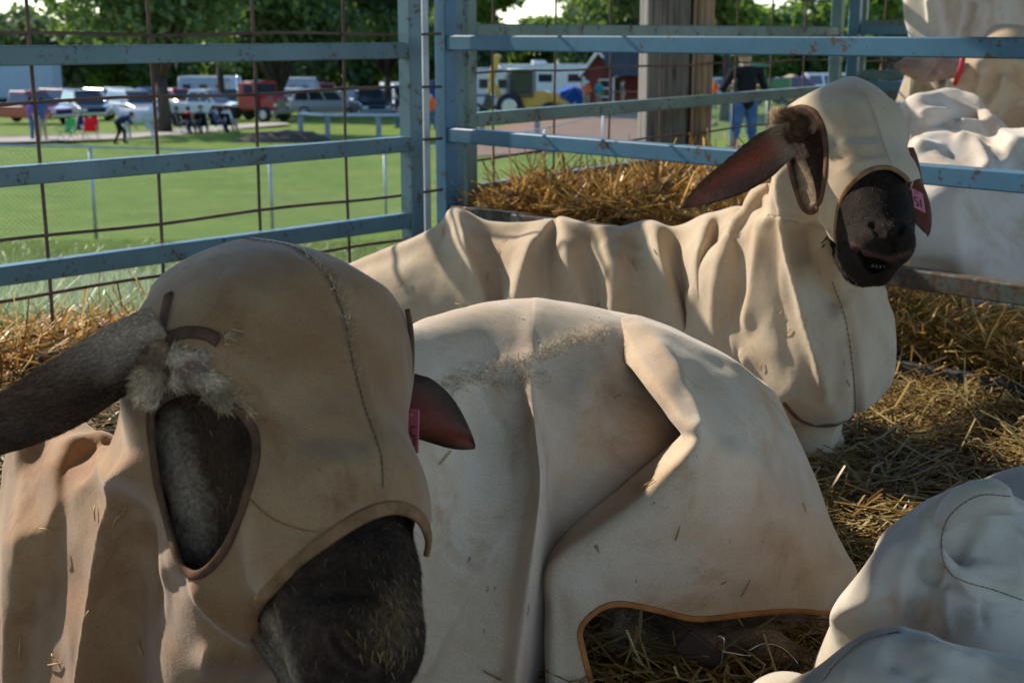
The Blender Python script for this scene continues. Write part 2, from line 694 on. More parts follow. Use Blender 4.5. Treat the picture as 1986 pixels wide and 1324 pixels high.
def ribbon(pn, w, th, closed=False):
    """soft rounded band lying on a surface: list of (point, normal)"""
    m = MB(); n = len(pn); K = 10
    V, F = [], []
    for i in range(n):
        a = pn[(i - 1) % n][0] if (closed or i > 0) else pn[0][0]
        b = pn[(i + 1) % n][0] if (closed or i < n - 1) else pn[-1][0]
        t = (b - a)
        t = t.normalized() if t.length > 1e-9 else Vector((1, 0, 0))
        nn = pn[i][1]
        s_ = t.cross(nn); s_ = s_.normalized() if s_.length > 1e-6 else nn.orthogonal().normalized()
        nn = s_.cross(t).normalized()
        for k in range(K):
            an = 2 * math.pi * k / K
            ca, sa = math.cos(an), math.sin(an)
            V.append(pn[i][0] + s_ * (w / 2) * math.copysign(abs(ca) ** 0.7, ca) + nn * (th / 2) * math.copysign(abs(sa) ** 0.7, sa))
    for i in range(n if closed else n - 1):
        j = (i + 1) % n
        for k in range(K):
            l = (k + 1) % K
            F.append((i * K + k, i * K + l, j * K + l, j * K + k))
    if not closed:
        F.append(tuple(range(K - 1, -1, -1))); F.append(tuple((n - 1) * K + k for k in range(K)))
    m.add(V, F)
    return m

def strands(base, direc, L, w, bend=None, seg=3, jit=0.0):
    """thin tapered blades; base, direc (n,3), L, w (n,), returns V, F(quads), rnd"""
    n = len(base)
    direc = direc / np.maximum(np.linalg.norm(direc, axis=1), 1e-9)[:, None]
    view = rng.normal(size=(n, 3))
    side = np.cross(direc, view)
    side /= np.maximum(np.linalg.norm(side, axis=1), 1e-9)[:, None]
    if bend is None: bend = np.zeros((n, 3))
    V = np.empty((n, (seg + 1) * 2, 3))
    for i in range(seg + 1):
        t = i / seg
        c = base + direc * (L * t)[:, None] + bend * (L * t * t)[:, None]
        hw = (w * 0.5 * (1 - 0.85 * t))[:, None]
        V[:, 2 * i] = c - side * hw
        V[:, 2 * i + 1] = c + side * hw
    q = np.array([[2 * i, 2 * i + 1, 2 * i + 3, 2 * i + 2] for i in range(seg)])
    F = (np.arange(n)[:, None, None] * (seg + 1) * 2 + q[None]).reshape(-1, 4)
    rnd = np.repeat(rng.random(n), (seg + 1) * 2)
    return V.reshape(-1, 3), F, rnd

def sample_faces(V, F, n, w=None):
    T = tri_of(F)
    fn = np.cross(V[T[:, 1]] - V[T[:, 0]], V[T[:, 2]] - V[T[:, 0]])
    A = np.linalg.norm(fn, axis=1)
    fn = fn / np.maximum(A, 1e-12)[:, None]
    if w is not None: A = A * w[T].mean(1)
    i = rng.choice(len(T), n, p=A / A.sum())
    r1, r2 = np.sqrt(rng.random(n)), rng.random(n)
    b = np.stack((1 - r1, r1 * (1 - r2), r1 * r2), 1)
    return np.einsum('ij,ijk->ik', b, V[T[i]]), fn[i], T[i], b

def loft(rows, nu=14, nv=14):
    """smooth cloth through a grid of control points; rows of equal length, each an (x, y, z)"""
    G = np.asarray(rows, float)
    A = np.array([spline(G[:, j], nv) for j in range(G.shape[1])])        # cols x fine rows
    B = np.array([spline(A[:, i], nu) for i in range(A.shape[1])])        # fine rows x fine cols
    h, w = B.shape[:2]
    i, j = np.meshgrid(np.arange(h - 1), np.arange(w - 1), indexing='ij')
    a = (i * w + j).ravel()
    V = B.reshape(-1, 3); F = np.stack((a, a + 1, a + w + 1, a + w), 1)
    n = vnormals(V, F)
    if np.einsum('ij,ij->i', n, CAMP - V).mean() < 0: F = F[:, ::-1]
    return V, F
# ------------------------------------------------------------------ cloth, fur and skin
def canvas(name, c, stain=0.5, speck=0.5, tint=(0.55, 0.36, 0.22), seed=0.0, grain=0.5):
    m = NT(name)
    mp = m.n('ShaderNodeMapping'); mp.inputs['Location'].default_value = (seed, seed * .7, seed * .3)
    m.l(m.pos(), mp.inputs['Vector']); v = mp.outputs[0]
    lo = tuple(x * y for x, y in zip(c[:3], tint)) + (1,)
    big = m.noise(5.0, 6, 0.62, v, 0.4)
    mid = m.noise(22.0, 5, 0.6, v)
    base = m.mix(m.math('MULTIPLY', m.ramp(big, [(0.42, 0), (0.72, 1)]), stain), c, lo)
    base = m.mix(m.math('MULTIPLY', m.ramp(mid, [(0.35, 0), (0.75, 1)]), 0.28 * stain + .05), base, lo)
    st2 = m.noise(9.0, 7, 0.68, v, 0.8)
    base = m.mix(m.math('MULTIPLY', m.ramp(st2, [(0.52, 0), (0.66, 1)]), stain * .55), base, tuple(x * y * .8 for x, y in zip(lo[:3], (1, .86, .72))) + (1,))
    # worn-in dirt specks, drawn out
    mp2 = m.n('ShaderNodeMapping'); mp2.inputs['Scale'].default_value = (1.0, 1.0, 0.45); mp2.inputs['Location'].default_value = (seed * 2, 3, seed)
    m.l(m.pos(), mp2.inputs['Vector'])
    sp = m.noise(85.0, 4, 0.6, mp2.outputs[0])
    base = m.mix(m.math('MULTIPLY', m.ramp(sp, [(0.69, 0), (0.74, 1)]), speck), base, (0.06, 0.035, 0.02, 1))
    fine = m.noise(900.0, 2, 0.6, v)
    base = m.mix(grain, base, m.mix(1.0, base, m.ramp(fine, [(0.3, .55), (0.7, 1.35)]), 'MULTIPLY'))
    m.col(base).rough(0.95)
    m.p.inputs['Specular IOR Level'].default_value = 0.12
    m.p.inputs['Sheen Weight'].default_value = 0.25
    m.p.inputs['Sheen Roughness'].default_value = 0.5
    h1 = m.noise(650.0, 2, 0.5, v)
    h2 = m.noise(38.0, 5, 0.6, v)
    h3 = m.noise(12.0, 3, 0.5, v)
    h = m.math('ADD', m.math('MULTIPLY', h1, 0.16), m.math('ADD', m.math('MULTIPLY', h2, 0.5), m.math('MULTIPLY', h3, 1.0)))
    m.bump(h, grain, 0.0035)
    return m.m

M_HOOD = canvas("canvas_hood_brown", (0.38, 0.23, 0.115, 1), 0.95, 0.35, seed=1.3)
M_COAT = canvas("canvas_coat_cream", (0.61, 0.50, 0.375, 1), 0.95, 0.7, (0.72, 0.54, 0.36), seed=4.1)
M_TAN = canvas("canvas_coat_tan", (0.51, 0.40, 0.275, 1), 0.6, 0.35, (0.7, 0.56, 0.42), seed=9.2)
M_GREY = canvas("canvas_coat_grey", (0.60, 0.53, 0.44, 1), 0.75, 0.3, (0.5, 0.45, 0.36), seed=2.7, grain=.2)
M_WHITE = canvas("canvas_coat_white", (0.64, 0.575, 0.50, 1), 0.75, 0.3, (0.75, 0.62, 0.5), seed=6.6)
M_TRIM_BROWN = plain("binding_brown", (0.12, 0.062, 0.036, 1), 0.95, var=.4, scale=60, spec=.1)
M_TRIM_RUST = plain("binding_rust", (0.38, 0.16, 0.055, 1), 0.95, var=.35, scale=40, spec=.1)
M_TRIM_TAN = plain("binding_tan", (0.24, 0.125, 0.058, 1), 0.95, var=.3, scale=60, spec=.1)
M_THREAD = plain("thread_pale", (0.52, 0.43, 0.33, 1), 0.95, var=.3, scale=80, spec=.1)
M_THREAD_DARK = plain("thread_dark", (0.19, 0.12, 0.07, 1), 0.95, var=.3, scale=80, spec=.1)
M_TAG = plain("tag_pink", (0.44, 0.10, 0.12, 1), 0.5, var=.1)
M_TAGINK = plain("tag_ink", (0.10, 0.02, 0.03, 1), 0.6, var=.1)
M_HORN = plain("hoof_horn", (0.05, 0.035, 0.025, 1), 0.5, var=.4, scale=30)

def hide_mat():
    m = NT("sheep_hide")
    c = m.attr('Col', True)
    f = m.noise(260.0, 4, 0.7)
    m.col(m.mix(1.0, c, m.ramp(f, [(0.3, .45), (0.72, 1.6)]), 'MULTIPLY')).rough(0.75)
    m.p.inputs['Specular IOR Level'].default_value = 0.15
    h = m.noise(420.0, 4, 0.7)
    m.bump(h, 0.8, 0.006)
    return m.m
M_HIDE = hide_mat()

def fur_mat():
    m = NT("sheep_fur")
    c = m.attr('Col', True); r = m.attr('rnd')
    m.col(m.mix(1.0, c, m.ramp(r, [(0, .55), (0.8, 1.25), (1, 2.2)]), 'MULTIPLY')).rough(0.55)
    m.p.inputs['Specular IOR Level'].default_value = 0.12
    m.translucent(c, 0.15)
    return m.m
M_FUR = fur_mat()

def ear_mat():
    m = NT("ear_skin")
    c = m.attr('Col', True)
    f = m.noise(300.0, 4, 0.7)
    m.col(m.mix(1.0, c, m.ramp(f, [(0.3, .6), (0.72, 1.4)]), 'MULTIPLY')).rough(0.7)
    m.p.inputs['Specular IOR Level'].default_value = 0.25
    gl = m.attr('thin')
    m.translucent((0.75, 0.13, 0.05, 1), m.math('MULTIPLY', gl, 0.5))
    return m.m
M_EAR = ear_mat()

DARK = np.array((0.036, 0.021, 0.013))
BROWN = np.array((0.115, 0.060, 0.034))
PALE = np.array((0.46, 0.33, 0.215))
WOOL = np.array((0.55, 0.43, 0.29))
RED = np.array((0.20, 0.095, 0.062))

def ear_mesh(base, tip, side, width, cup=0.35, droop=0.0, th=0.005, root=0.6, nu=22, nv=12, inner_sign=1, peak=0.42):
    """leaf shaped cupped ear; returns V, F, colours, thinness"""
    base, tip, side = (np.asarray(a, float) for a in (base, tip, side))
    ax = tip - base; L = np.linalg.norm(ax); ax /= L
    side = side - ax * (side @ ax); side /= np.linalg.norm(side)
    nrm = np.cross(ax, side)
    us = np.linspace(0, 1, nu); vs = np.linspace(-1, 1, nv)
    V, C, Tn = [], [], []
    for lay in (0, 1):
        for u in us:
            prof = root + (1 - root) * min(1, u / peak) if u < peak else max(0.0, 1 - ((u - peak) / (1 - peak)) ** 1.7) ** .8
            hw = width / 2 * max(prof, 0.02)
            for v in vs:
                edge = 1 - v * v
                p = base + ax * (L * u) + side * (hw * v) + nrm * (cup * hw * (v * v - .4)) - np.array((0, 0, 1)) * droop * u * u * L
                p = p + nrm * (0.003 * math.sin(u * 9 + v * 3))
                p = p + nrm * (th / 2 * (1 if lay == 0 else -1) * min(1, 3 * edge * (1 - u) + 0.1))
                V.append(p)
                inner = (lay == 0) == (inner_sign > 0)
                t = max(0.0, 1 - abs(v) * 1.15) ** 0.7
                if inner: C.append(DARK * (1 - t) + RED * t * (0.55 + .45 * min(1, u * 2)))
                else: C.append(BROWN * (0.75 + 0.4 * (1 - u)))
                Tn.append(t if u < 0.93 else t * 0.4)
    F = []
    o = nu * nv
    for i in range(nu - 1):
        for j in range(nv - 1):
            a, b, c, d = i * nv + j, i * nv + j + 1, (i + 1) * nv + j + 1, (i + 1) * nv + j
            F += [(a, b, c, d), (o + d, o + c, o + b, o + a)]
    for i in range(nu - 1):
        a, d = i * nv, (i + 1) * nv
        F.append((a, d, o + d, o + a))
        a, d = i * nv + nv - 1, (i + 1) * nv + nv - 1
        F.append((d, a, o + a, o + d))
    for j in range(nv - 1):
        a, d = j, j + 1
        F.append((d, a, o + a, o + d))
        a, d = (nu - 1) * nv + j, (nu - 1) * nv + j + 1
        F.append((a, d, o + d, o + a))
    return np.array(V), np.array(F), np.array(C), np.array(Tn)

def fur_on(name, parent, V, F, C, n, L, wid, comb, lift=0.45, w=None, jitter=0.35, lvar=0.5):
    P, N, T, b = sample_faces(V, F, n, w)
    col = np.einsum('ij,ijk->ik', b, C[T])
    comb = np.asarray(comb, float)
    d = np.tile(comb, (n, 1)) if comb.ndim == 1 else comb
    d = d - N * np.einsum('ij,ij->i', d, N)[:, None]
    d /= np.maximum(np.linalg.norm(d, axis=1), 1e-6)[:, None]
    D = d * (1 - lift) + N * lift + rng.normal(size=(n, 3)) * jitter * 0.5
    LL = L * (1 - lvar + 2 * lvar * rng.random(n))
    Vs, Fs, rnd = strands(P - N * 0.0008, D, LL, np.full(n, wid), bend=d * 0.35, seg=2)
    return link_mesh(name, Vs, Fs, M_FUR, parent, True, True, {'Col': np.repeat(col, 6, 0), 'rnd': rnd})

def tuft(m_list, centre, spread, n, L, direc, wid=0.0016, curl=1.0, col=WOOL, flat=None):
    """a lock of loose wool or thread ends; appends (V,F,col,rnd)"""
    c = np.asarray(centre, float)
    P = c + rng.normal(size=(n, 3)) * np.asarray(spread)
    D = np.asarray(direc, float) + rng.normal(size=(n, 3)) * 0.55
    V, F, r = strands(P, D, L * (0.5 + rng.random(n)), np.full(n, wid), bend=rng.normal(size=(n, 3)) * 0.5 * curl, seg=3)
    m_list.append((V, F, np.tile(col, (len(V), 1)) * (0.7 + .6 * np.repeat(rng.random(n), 8))[:, None], r))

def join_strands(name, parent, lst):
    V, F, C, Rn = [], [], [], []; n = 0
    for v, f, c, r in lst:
        V.append(v); F.append(f + n); C.append(c); Rn.append(r); n += len(v)
    return link_mesh(name, np.concatenate(V), np.concatenate(F), M_FUR, parent, True, True, {'Col': np.concatenate(C), 'rnd': np.concatenate(Rn)})

def join_meshes(parts):
    """list of (V,F quads/tri list,C,thin,mat index) to one"""
    V, F, C, T, Mi = [], [], [], [], []; n = 0
    for v, f, c, t, mi in parts:
        V.append(v); F += [tuple(int(i) + n for i in q) for q in f]; C.append(c); T.append(t); Mi += [mi] * len(f); n += len(v)
    return np.concatenate(V), F, np.concatenate(C), np.concatenate(T), Mi

def stitch_line(name, bvh, pts, parent, mat=None, step=0.011, ln=0.007, w=0.0016, lift=0.0006):
    """a row of thread stitches as one seam"""
    pn = on_surface(bvh, spline(pts, 14), lift)
    m = MB(); acc = 0
    for (a, n0), (b, n1) in zip(pn[:-1], pn[1:]):
        pass
    P = [p for p, _ in pn]
    # resample by length
    L = [0]
    for i in range(1, len(P)): L.append(L[-1] + (P[i] - P[i - 1]).length)
    def pt(s):
        for i in range(1, len(P)):
            if L[i] >= s:
                t = (s - L[i - 1]) / max(L[i] - L[i - 1], 1e-9)
                return P[i - 1].lerp(P[i], t)
        return P[-1]
    s = 0.0
    while s + ln < L[-1]:
        m.tube([pt(s), pt(s + ln * .5) + pn[0][1] * 0.0006, pt(s + ln)], [w * .4, w * .6, w * .4], 5)
        s += step * (0.9 + 0.2 * random.random())
    return m.build(name, mat or M_THREAD_DARK, parent, True) if m.V else None

def trim_loop(name, bvh, poly, w, th, parent, mat, closed=True, n=8, lift=0.0005):
    pts = spline(poly, n, closed)
    pn = on_surface(bvh, pts, lift)
    P = np.array([p for p, _ in pn]); N = np.array([q for _, q in pn])
    for _ in range(3):       # soften depth jumps
        if closed:
            P = (np.roll(P, 1, 0) + 2 * P + np.roll(P, -1, 0)) / 4; N = (np.roll(N, 1, 0) + 2 * N + np.roll(N, -1, 0)) / 4
        else:
            P[1:-1] = (P[:-2] + 2 * P[1:-1] + P[2:]) / 4; N[1:-1] = (N[:-2] + 2 * N[1:-1] + N[2:]) / 4
    return ribbon([(Vector(a), Vector(b).normalized()) for a, b in zip(P, N)], w, th, closed).build(name, mat, parent, True)

def ear_tag(parent, c, ux, uy, nrm, w, h, digits=True):
    """flat plastic tag with a hole stud; ux right, uy up"""
    c, ux, uy, nrm = (Vector(x) for x in (c, ux, uy, nrm))
    ux.normalize(); uy.normalize(); nrm.normalize()
    M4 = Matrix((( *ux, 0), (*uy, 0), (*nrm, 0), (0, 0, 0, 1))).transposed()
    M4 = Matrix.Translation(c) @ M4
    m = MB(); m.box((0, 0, 0), (w, h, 0.0016), 0, M4, 0.0007)
    m.tube([M4 @ Vector((0, h * .38, -.002)), M4 @ Vector((0, h * .38, .003))], w * .13, 10)
    o = m.build('ear_tag', M_TAG, parent, False)
    if digits:
        d = MB()
        seg = {'3': ((-1, 1, 1, 1), (1, 1, 1, 0), (-.6, 0, 1, 0), (1, 0, 1, -1), (-1, -1, 1, -1)),
               '5': ((1, 1, -1, 1), (-1, 1, -1, 0), (-1, 0, 1, 0), (1, 0, 1, -1), (1, -1, -1, -1)),
               '1': ((0, 1, 0, -1),)}
        for ch, ox in (digits):
            for x0, y0, x1, y1 in seg[ch]:
                a = M4 @ Vector((ox * w + x0 * w * .13, -h * .1 + y0 * h * .2, .0012)); b = M4 @ Vector((ox * w + x1 * w * .13, -h * .1 + y1 * h * .2, .0012))
                d.bar(a, b, w * .07, w * .07, 0)
        d.build('tag_number', M_TAGINK, o, False)
    return o

# ================================================================== the front sheep
s1 = empty('sheep', tuple(at_z(900, 1300, 0)), 'nearest sheep, in brown canvas hood and cream coat, its dark muzzle pointing down', 'sheep', 'sheep lying in the near pen')
# --- head and body under the cloth
head1 = [cone(at(520, 740, 1.09), at(640, 960, 0.99), 0.084, 0.062),
         cone(at(632, 965, 0.99), at(672, 1130, 0.915), 0.060, 0.048),
         cone(at(672, 1130, 0.915), at(694, 1275, 0.875), 0.047, 0.038),
         ell(at(734, 1240, 0.868), (0.028, 0.03, 0.026)),
         ell(at(640, 1265, 0.872), (0.026, 0.026, 0.026)), [ell(at(668, 1225, 0.850), (0.020, 0.018, 0.014)), .016], [ell(at(690, 1312, 0.845), (0.024, 0.016, 0.012)), .014],
         cone(at(520, 960, 1.07), at(600, 1330, 0.915), 0.056, 0.030),
         cone(at(400, 800, 1.07), at(415, 1080, 1.05), 0.066, 0.057),
         cone(at(560, 820, 1.02), at(600, 930, 0.985), 0.05, 0.04)]
cut1 = [cone(at(652, 1248, 0.838), at(678, 1292, 0.828), 0.006, 0.004), cone(at(678, 1292, 0.828), at(715, 1308, 0.825), 0.004, 0.003),
        cone(at(560, 1330, 0.88), at(700, 1345, 0.835), 0.004, 0.004)]
def sink(prims, k, px, py, d):
    v_, f_ = nets(prims, .005, k); b_ = bvh_of(v_, f_)
    p_, n_ = hit(b_, px, py)
    return np.array(p_) + np.array((0, d, 0))
_v, _f = nets(head1, .005, .03); _b = bvh_of(_v, _f)
def sk(px, py, d=.002):
    p_, n_ = hit(_b, px, py); return np.array(p_) + np.array((0, d, 0))
cut1 = [cone(sk(644, 1230), sk(656, 1256), .004, .009), cone(sk(656, 1256), sk(680, 1282), .009, .008), cone(sk(680, 1282), sk(712, 1292), .007, .002),
        cone(sk(735, 1300), sk(738, 1345), .003, .003), cone(sk(560, 1150), sk(640, 1140), .002, .0035), cone(sk(640, 1140), sk(720, 1152), .0035, .002), cone(sk(560, 1310), sk(640, 1340), .003, .003)]
hv, hf = nets(head1, 0.0027, 0.03, cut1, 0.011)
P = proj(hv)
nz = vnoise(hv, 40, 1) * .5 + vnoise(hv, 110, 2) * .5
col = DARK * .85 + (BROWN - DARK) * np.clip(0.14 + 0.4 * nz, 0, 1)[:, None]
side = np.clip((600 - P[:, 0]) / 130 + (P[:, 1] - 1150) / 600 + nz * .3, 0, 1)[:, None]
col = col * (1 - side * .55) + BROWN * 1.2 * side * .55
d, _, _ = poly_dist(P, [(520, 1190), (545, 1260), (570, 1330)])
k = np.clip(1 - d / 26 + nz * .5, 0, 1)[:, None] ** 1.2
col = col * (1 - k) + PALE * .9 * k                                       # pale streak on the jaw
d, _, _ = poly_dist(P, [(335, 830), (348, 900), (378, 1000), (395, 1085)])
k = np.clip(1.1 - d / 42 + nz * .5, 0, 1)[:, None]
k *= ((P[:, 0] < 480) & (P[:, 1] < 1130))[:, None]
col = col * (1 - k) + PALE * 0.85 * k                                       # pale wool on the cheek
k = np.clip(1 - np.hypot((P[:, 0] - 765) / 60, (P[:, 1] - 1195) / 75) + nz * .35, 0, 1)[:, None]
col = col * (1 - k * .7) + np.array((.17, .105, .05)) * k * .7                # golden highlight painted into the hair on the nose
d, _, _ = poly_dist(P, [(665, 1240), (690, 1275), (720, 1295), (790, 1290)])
for ln_ in ([(644, 1230), (656, 1256), (680, 1282), (712, 1292)],):
    d, _, _ = poly_dist(P, ln_)
    k = np.clip(1.6 - d / 17, 0, 1)[:, None]
    col = col * (1 - k * .45) + np.array((0.15, 0.08, 0.055)) * k * .45          # bare skin round the nostril
    k = np.clip(1.6 - d / 9, 0, 1)[:, None]
    col = col * (1 - k * .7) + np.array((0.006, 0.003, 0.002)) * k * .7  # nostril recess painted near black, its shade put into the colour
trunk1 = [ell(at(760, 950, 1.42), (0.10, 0.10, 0.11)), cone(at(800, 930, 1.52), at(1230, 930, 1.66), 0.10, 0.11),
          cone(at(540, 800, 1.13), at(560, 1100, 1.27), 0.07, 0.11), ell(at(600, 1130, 1.3), (0.13, 0.12, 0.13)),
          cone(at(1360, 1020, 1.52), at(1220, 1210, 1.46), 0.07, 0.035), cone(at(1230, 1250, 1.41), at(1480, 1265, 1.38), 0.026, 0.020),
          cone(at(1480, 1265, 1.38), at(1550, 1285, 1.36), 0.018, 0.016), cone(at(1400, 1200, 1.47), at(1620, 1195, 1.47), 0.05, 0.045)]
tv, tf = nets(trunk1, 0.008, 0.04)
tn = vnoise(tv, 60, 5)
tc = np.clip(0.6 + 0.4 * tn, 0, 1)[:, None] * np.array((0.62, 0.44, 0.30))
side_l = np.array((0.15, 0.15, -1.0))
eL = ear_mesh(at(335, 662, 0.995), at(-110, 905, 0.955), at(210, 790, 1.06) - at(190, 600, 1.0), 0.076, cup=-0.38, th=0.009, root=.92, inner_sign=-1, peak=0.45)
eR = ear_mesh(at(765, 765, 1.10), at(922, 868, 1.10), at(800, 900, 1.10) - at(835, 720, 1.10), 0.056, cup=0.5, th=0.004, root=0.8, inner_sign=-1, peak=0.2)
n_ = vnoise(eL[0], 60, 3)[:, None] * .5 + .5
tt = np.repeat(np.tile(np.linspace(0, 1, 22), 2), 12)[:, None]
vL = np.tile(np.linspace(-1, 1, 12), 44)[:, None]
kp = np.clip(1.25 - tt * 3.6 - (vL + .6) * .55 + (n_ - .5) * .5, 0, 1)
cL = BROWN * .8 * (0.45 + .6 * n_ + .5 * np.clip(-vL, 0, 1)) * (1 - kp) + PALE * .95 * kp * (.6 + .5 * n_)
eL = (eL[0], eL[1], cL, eL[3] * 0)
# --- coat and hood
coat1 = [ell(at(508, 718, 1.075), (0.114, 0.115, 0.103)),
         cone(at(545, 745, 1.06), at(640, 985, 0.965), 0.096, 0.068),
         cone(at(640, 985, 0.965), at(664, 1120, 0.925), 0.067, 0.055),
         cone(at(455, 880, 1.06), at(470, 1090, 1.01), 0.078, 0.060),
         cone(at(470, 1090, 1.01), at(450, 1290, 1.06), 0.058, 0.07),
         cone(at(530, 1060, 0.99), at(505, 1190, 0.99), 0.046, 0.036),
         cone(at(430, 870, 1.14), at(350, 1250, 1.17), 0.095, 0.115),
         cone(at(190, 1010, 1.2), at(165, 1330, 1.2), 0.07, 0.075),
         cone(at(120, 930, 1.27), at(110, 1330, 1.28), 0.05, 0.06),
         ell(at(400, 1330, 1.2), (0.17, 0.12, 0.2))]
cv, cf = nets(coat1, 0.0042, 0.035)
folds_body = [
    ('r', [(860, 745), (930, 720), (1040, 690), (1130, 655), (1200, 640)], 12, 0.0035, (.1, .1)),
    ('r', [(880, 775), (960, 745), (1060, 725)], 14, -0.003),
    ('r', [(905, 760), (925, 850), (915, 960), (880, 1080)], 28, -0.006, (.2, .2)),
    ('r', [(1015, 985), (945, 1075), (865, 1195), (800, 1320)], 26, 0.012, (.25, 0)),
    ('r', [(935, 980), (885, 1090), (850, 1180)], 36, -0.006),
    ('r', [(1110, 730), (1120, 830), (1095, 930)], 30, 0.006), ('r', [(1150, 720), (1180, 800), (1200, 880)], 24, -0.005),
    ('r', [(1250, 640), (1310, 720), (1350, 800), (1352, 850)], 18, 0.007, (.2, .1)),
    ('r', [(1300, 720), (1380, 790), (1420, 900)], 36, -0.006),
    ('r', [(1390, 700), (1460, 770), (1500, 860)], 14, 0.003), ('r', [(1430, 720), (1500, 800), (1545, 880)], 10, 0.0025),
    ('r', [(1240, 960), (1330, 1000), (1450, 1035)], 50, 0.004),
    ('r', [(1110, 1110), (1170, 1140), (1230, 1175)], 16, -0.004), ('r', [(1085, 1130), (1095, 1230), (1100, 1330)], 14, -0.004, (.2, 0)),
    ('r', [(1300, 1090), (1420, 1120), (1560, 1115)], 30, 0.003), ('r', [(1470, 960), (1540, 1060), (1590, 1170)], 26, 0.004, (.2, 0)), ('r', [(1400, 1100), (1430, 1190)], 20, -0.003),
]
folds1 = [
    # neck cloth on the left
    ('a', [(262, 865), (232, 985), (200, 1120), (165, 1330)], 30, 0.020, (.12, 0)),
    ('r', [(300, 900), (290, 1010), (250, 1150), (240, 1330)], 46, -0.007, (.2, 0)),
    ('r', [(190, 830), (205, 900), (235, 960)], 18, 0.010),
    ('r', [(215, 900), (175, 1050), (140, 1200)], 40, -0.006),
    ('r', [(110, 900), (90, 1050), (85, 1300)], 46, -0.004, (.2, 0)),
    ('r', [(60, 890), (40, 1000), (35, 1150)], 22, 0.006),
    ('r', [(365, 1110), (400, 1170), (460, 1225), (520, 1240)], 20, 0.010),
    ('r', [(330, 1060), (345, 1150), (420, 1240), (500, 1262)], 26, -0.007),
    ('r', [(300, 1100), (320, 1200), (400, 1290)], 36, -0.005),
    ('r', [(400, 1250), (395, 1330)], 10, 0.004, (.3, 0)),
    # hood
    ('r', [(560, 478), (615, 510), (645, 555), (668, 620), (684, 700), (708, 790), (738, 880), (744, 960)], 6, -0.0022, (.05, .05)),
    ('r', [(585, 490), (635, 520), (665, 565), (685, 625), (701, 700), (725, 790), (752, 880)], 7, 0.0016, (.05, .05)),
    ('r', [(560, 860), (650, 840), (730, 870)], 22, -0.004),
    ('r', [(580, 930), (660, 900), (740, 930)], 18, 0.003),
    ('r', [(480, 960), (540, 1010), (610, 1030), (680, 1010)], 22, -0.005),
    ('r', [(430, 520), (480, 560), (500, 640)], 30, 0.003),
    ('r', [(500, 700), (520, 790), (515, 900)], 18, 0.004),
]
cv = laplace(cv, cf, 2)
cv = facet(cv, cf, 60, .8, .5, .12, 5, mask=(.2 + .8 * np.clip((cv[:, 1] - 1.06) * 14, 0, 1)), lim=.016, sharp=.4)
cv = flatten(cv, cf, [
    ([(0, 900), (180, 860), (260, 960), (200, 1150), (150, 1400), (-20, 1400)], 60, .6),
    ([(270, 900), (320, 1050), (360, 1150), (470, 1250), (420, 1400), (160, 1400), (215, 1100)], 50, .5)])
cv = fold(cv, cf, folds1)
nn = vnormals(cv, cf)
cv = cv + nn * (vnoise(cv, 14, 3) * 0.0022 + vnoise(cv, 34, 4) * 0.0008 + vnoise(cv * (1, 1, .22), 46, 5) * .0014 * np.clip((cv[:, 1] - 1.08) * 12, 0, 1))[:, None]
cv = laplace(cv, cf, 1, 0.4)
bh = bvh_of(cv, cf)                      # hood and neck cloth
def PX(l): return [at(*q) for q in l]
COLS = [[(770, 650, 1.38), (770, 740, 1.30), (775, 900, 1.25), (770, 1050, 1.22), (750, 1190, 1.21), (735, 1340, 1.20)],
        [(830, 622, 1.46), (838, 720, 1.36), (845, 850, 1.30), (845, 1000, 1.268), (815, 1150, 1.245), (775, 1340, 1.22)],
        [(930, 597, 1.54), (930, 720, 1.42), (935, 850, 1.355), (930, 1000, 1.318), (890, 1170, 1.285), (850, 1340, 1.25)],
        [(996, 588, 1.577), (994, 715, 1.448), (1012, 850, 1.378), (1018, 950, 1.342), (990, 1120, 1.308), (958, 1340, 1.27)],
        [(1030, 587, 1.585), (1028, 718, 1.449), (1041, 850, 1.352), (1049, 950, 1.312), (1030, 1120, 1.278), (1005, 1340, 1.25)],
        [(1046, 587, 1.587), (1049, 722, 1.462), (1060, 850, 1.398), (1067, 950, 1.370), (1052, 1120, 1.345), (1032, 1340, 1.32)],
        [(1110, 594, 1.605), (1112, 720, 1.487), (1105, 850, 1.425), (1100, 980, 1.402), (1090, 1120, 1.392), (1085, 1340, 1.37)],
        [(1180, 607, 1.615), (1180, 720, 1.505), (1185, 840, 1.450), (1180, 960, 1.43), (1175, 1120, 1.43), (1165, 1340, 1.42)],
        [(1260, 627, 1.63), (1275, 740, 1.53), (1305, 840, 1.485), (1310, 920, 1.47), (1310, 1120, 1.47), (1310, 1340, 1.46)],
        [(1400, 695, 1.65), (1400, 780, 1.60), (1400, 860, 1.57), (1400, 950, 1.55), (1400, 1120, 1.55), (1400, 1340, 1.54)]]
rowsA = []
for c in COLS:
    q = PX(c); sp = q[0]
    back = [sp + (0, .25, -sp[2] + .03), sp + (0, .21, -.17), sp + (0, .11, -.035)]
    rowsA.append(back + q + [q[-1] * (1, 1, 0) + (0, -.005, min(.05, q[-1][2] * .4))])
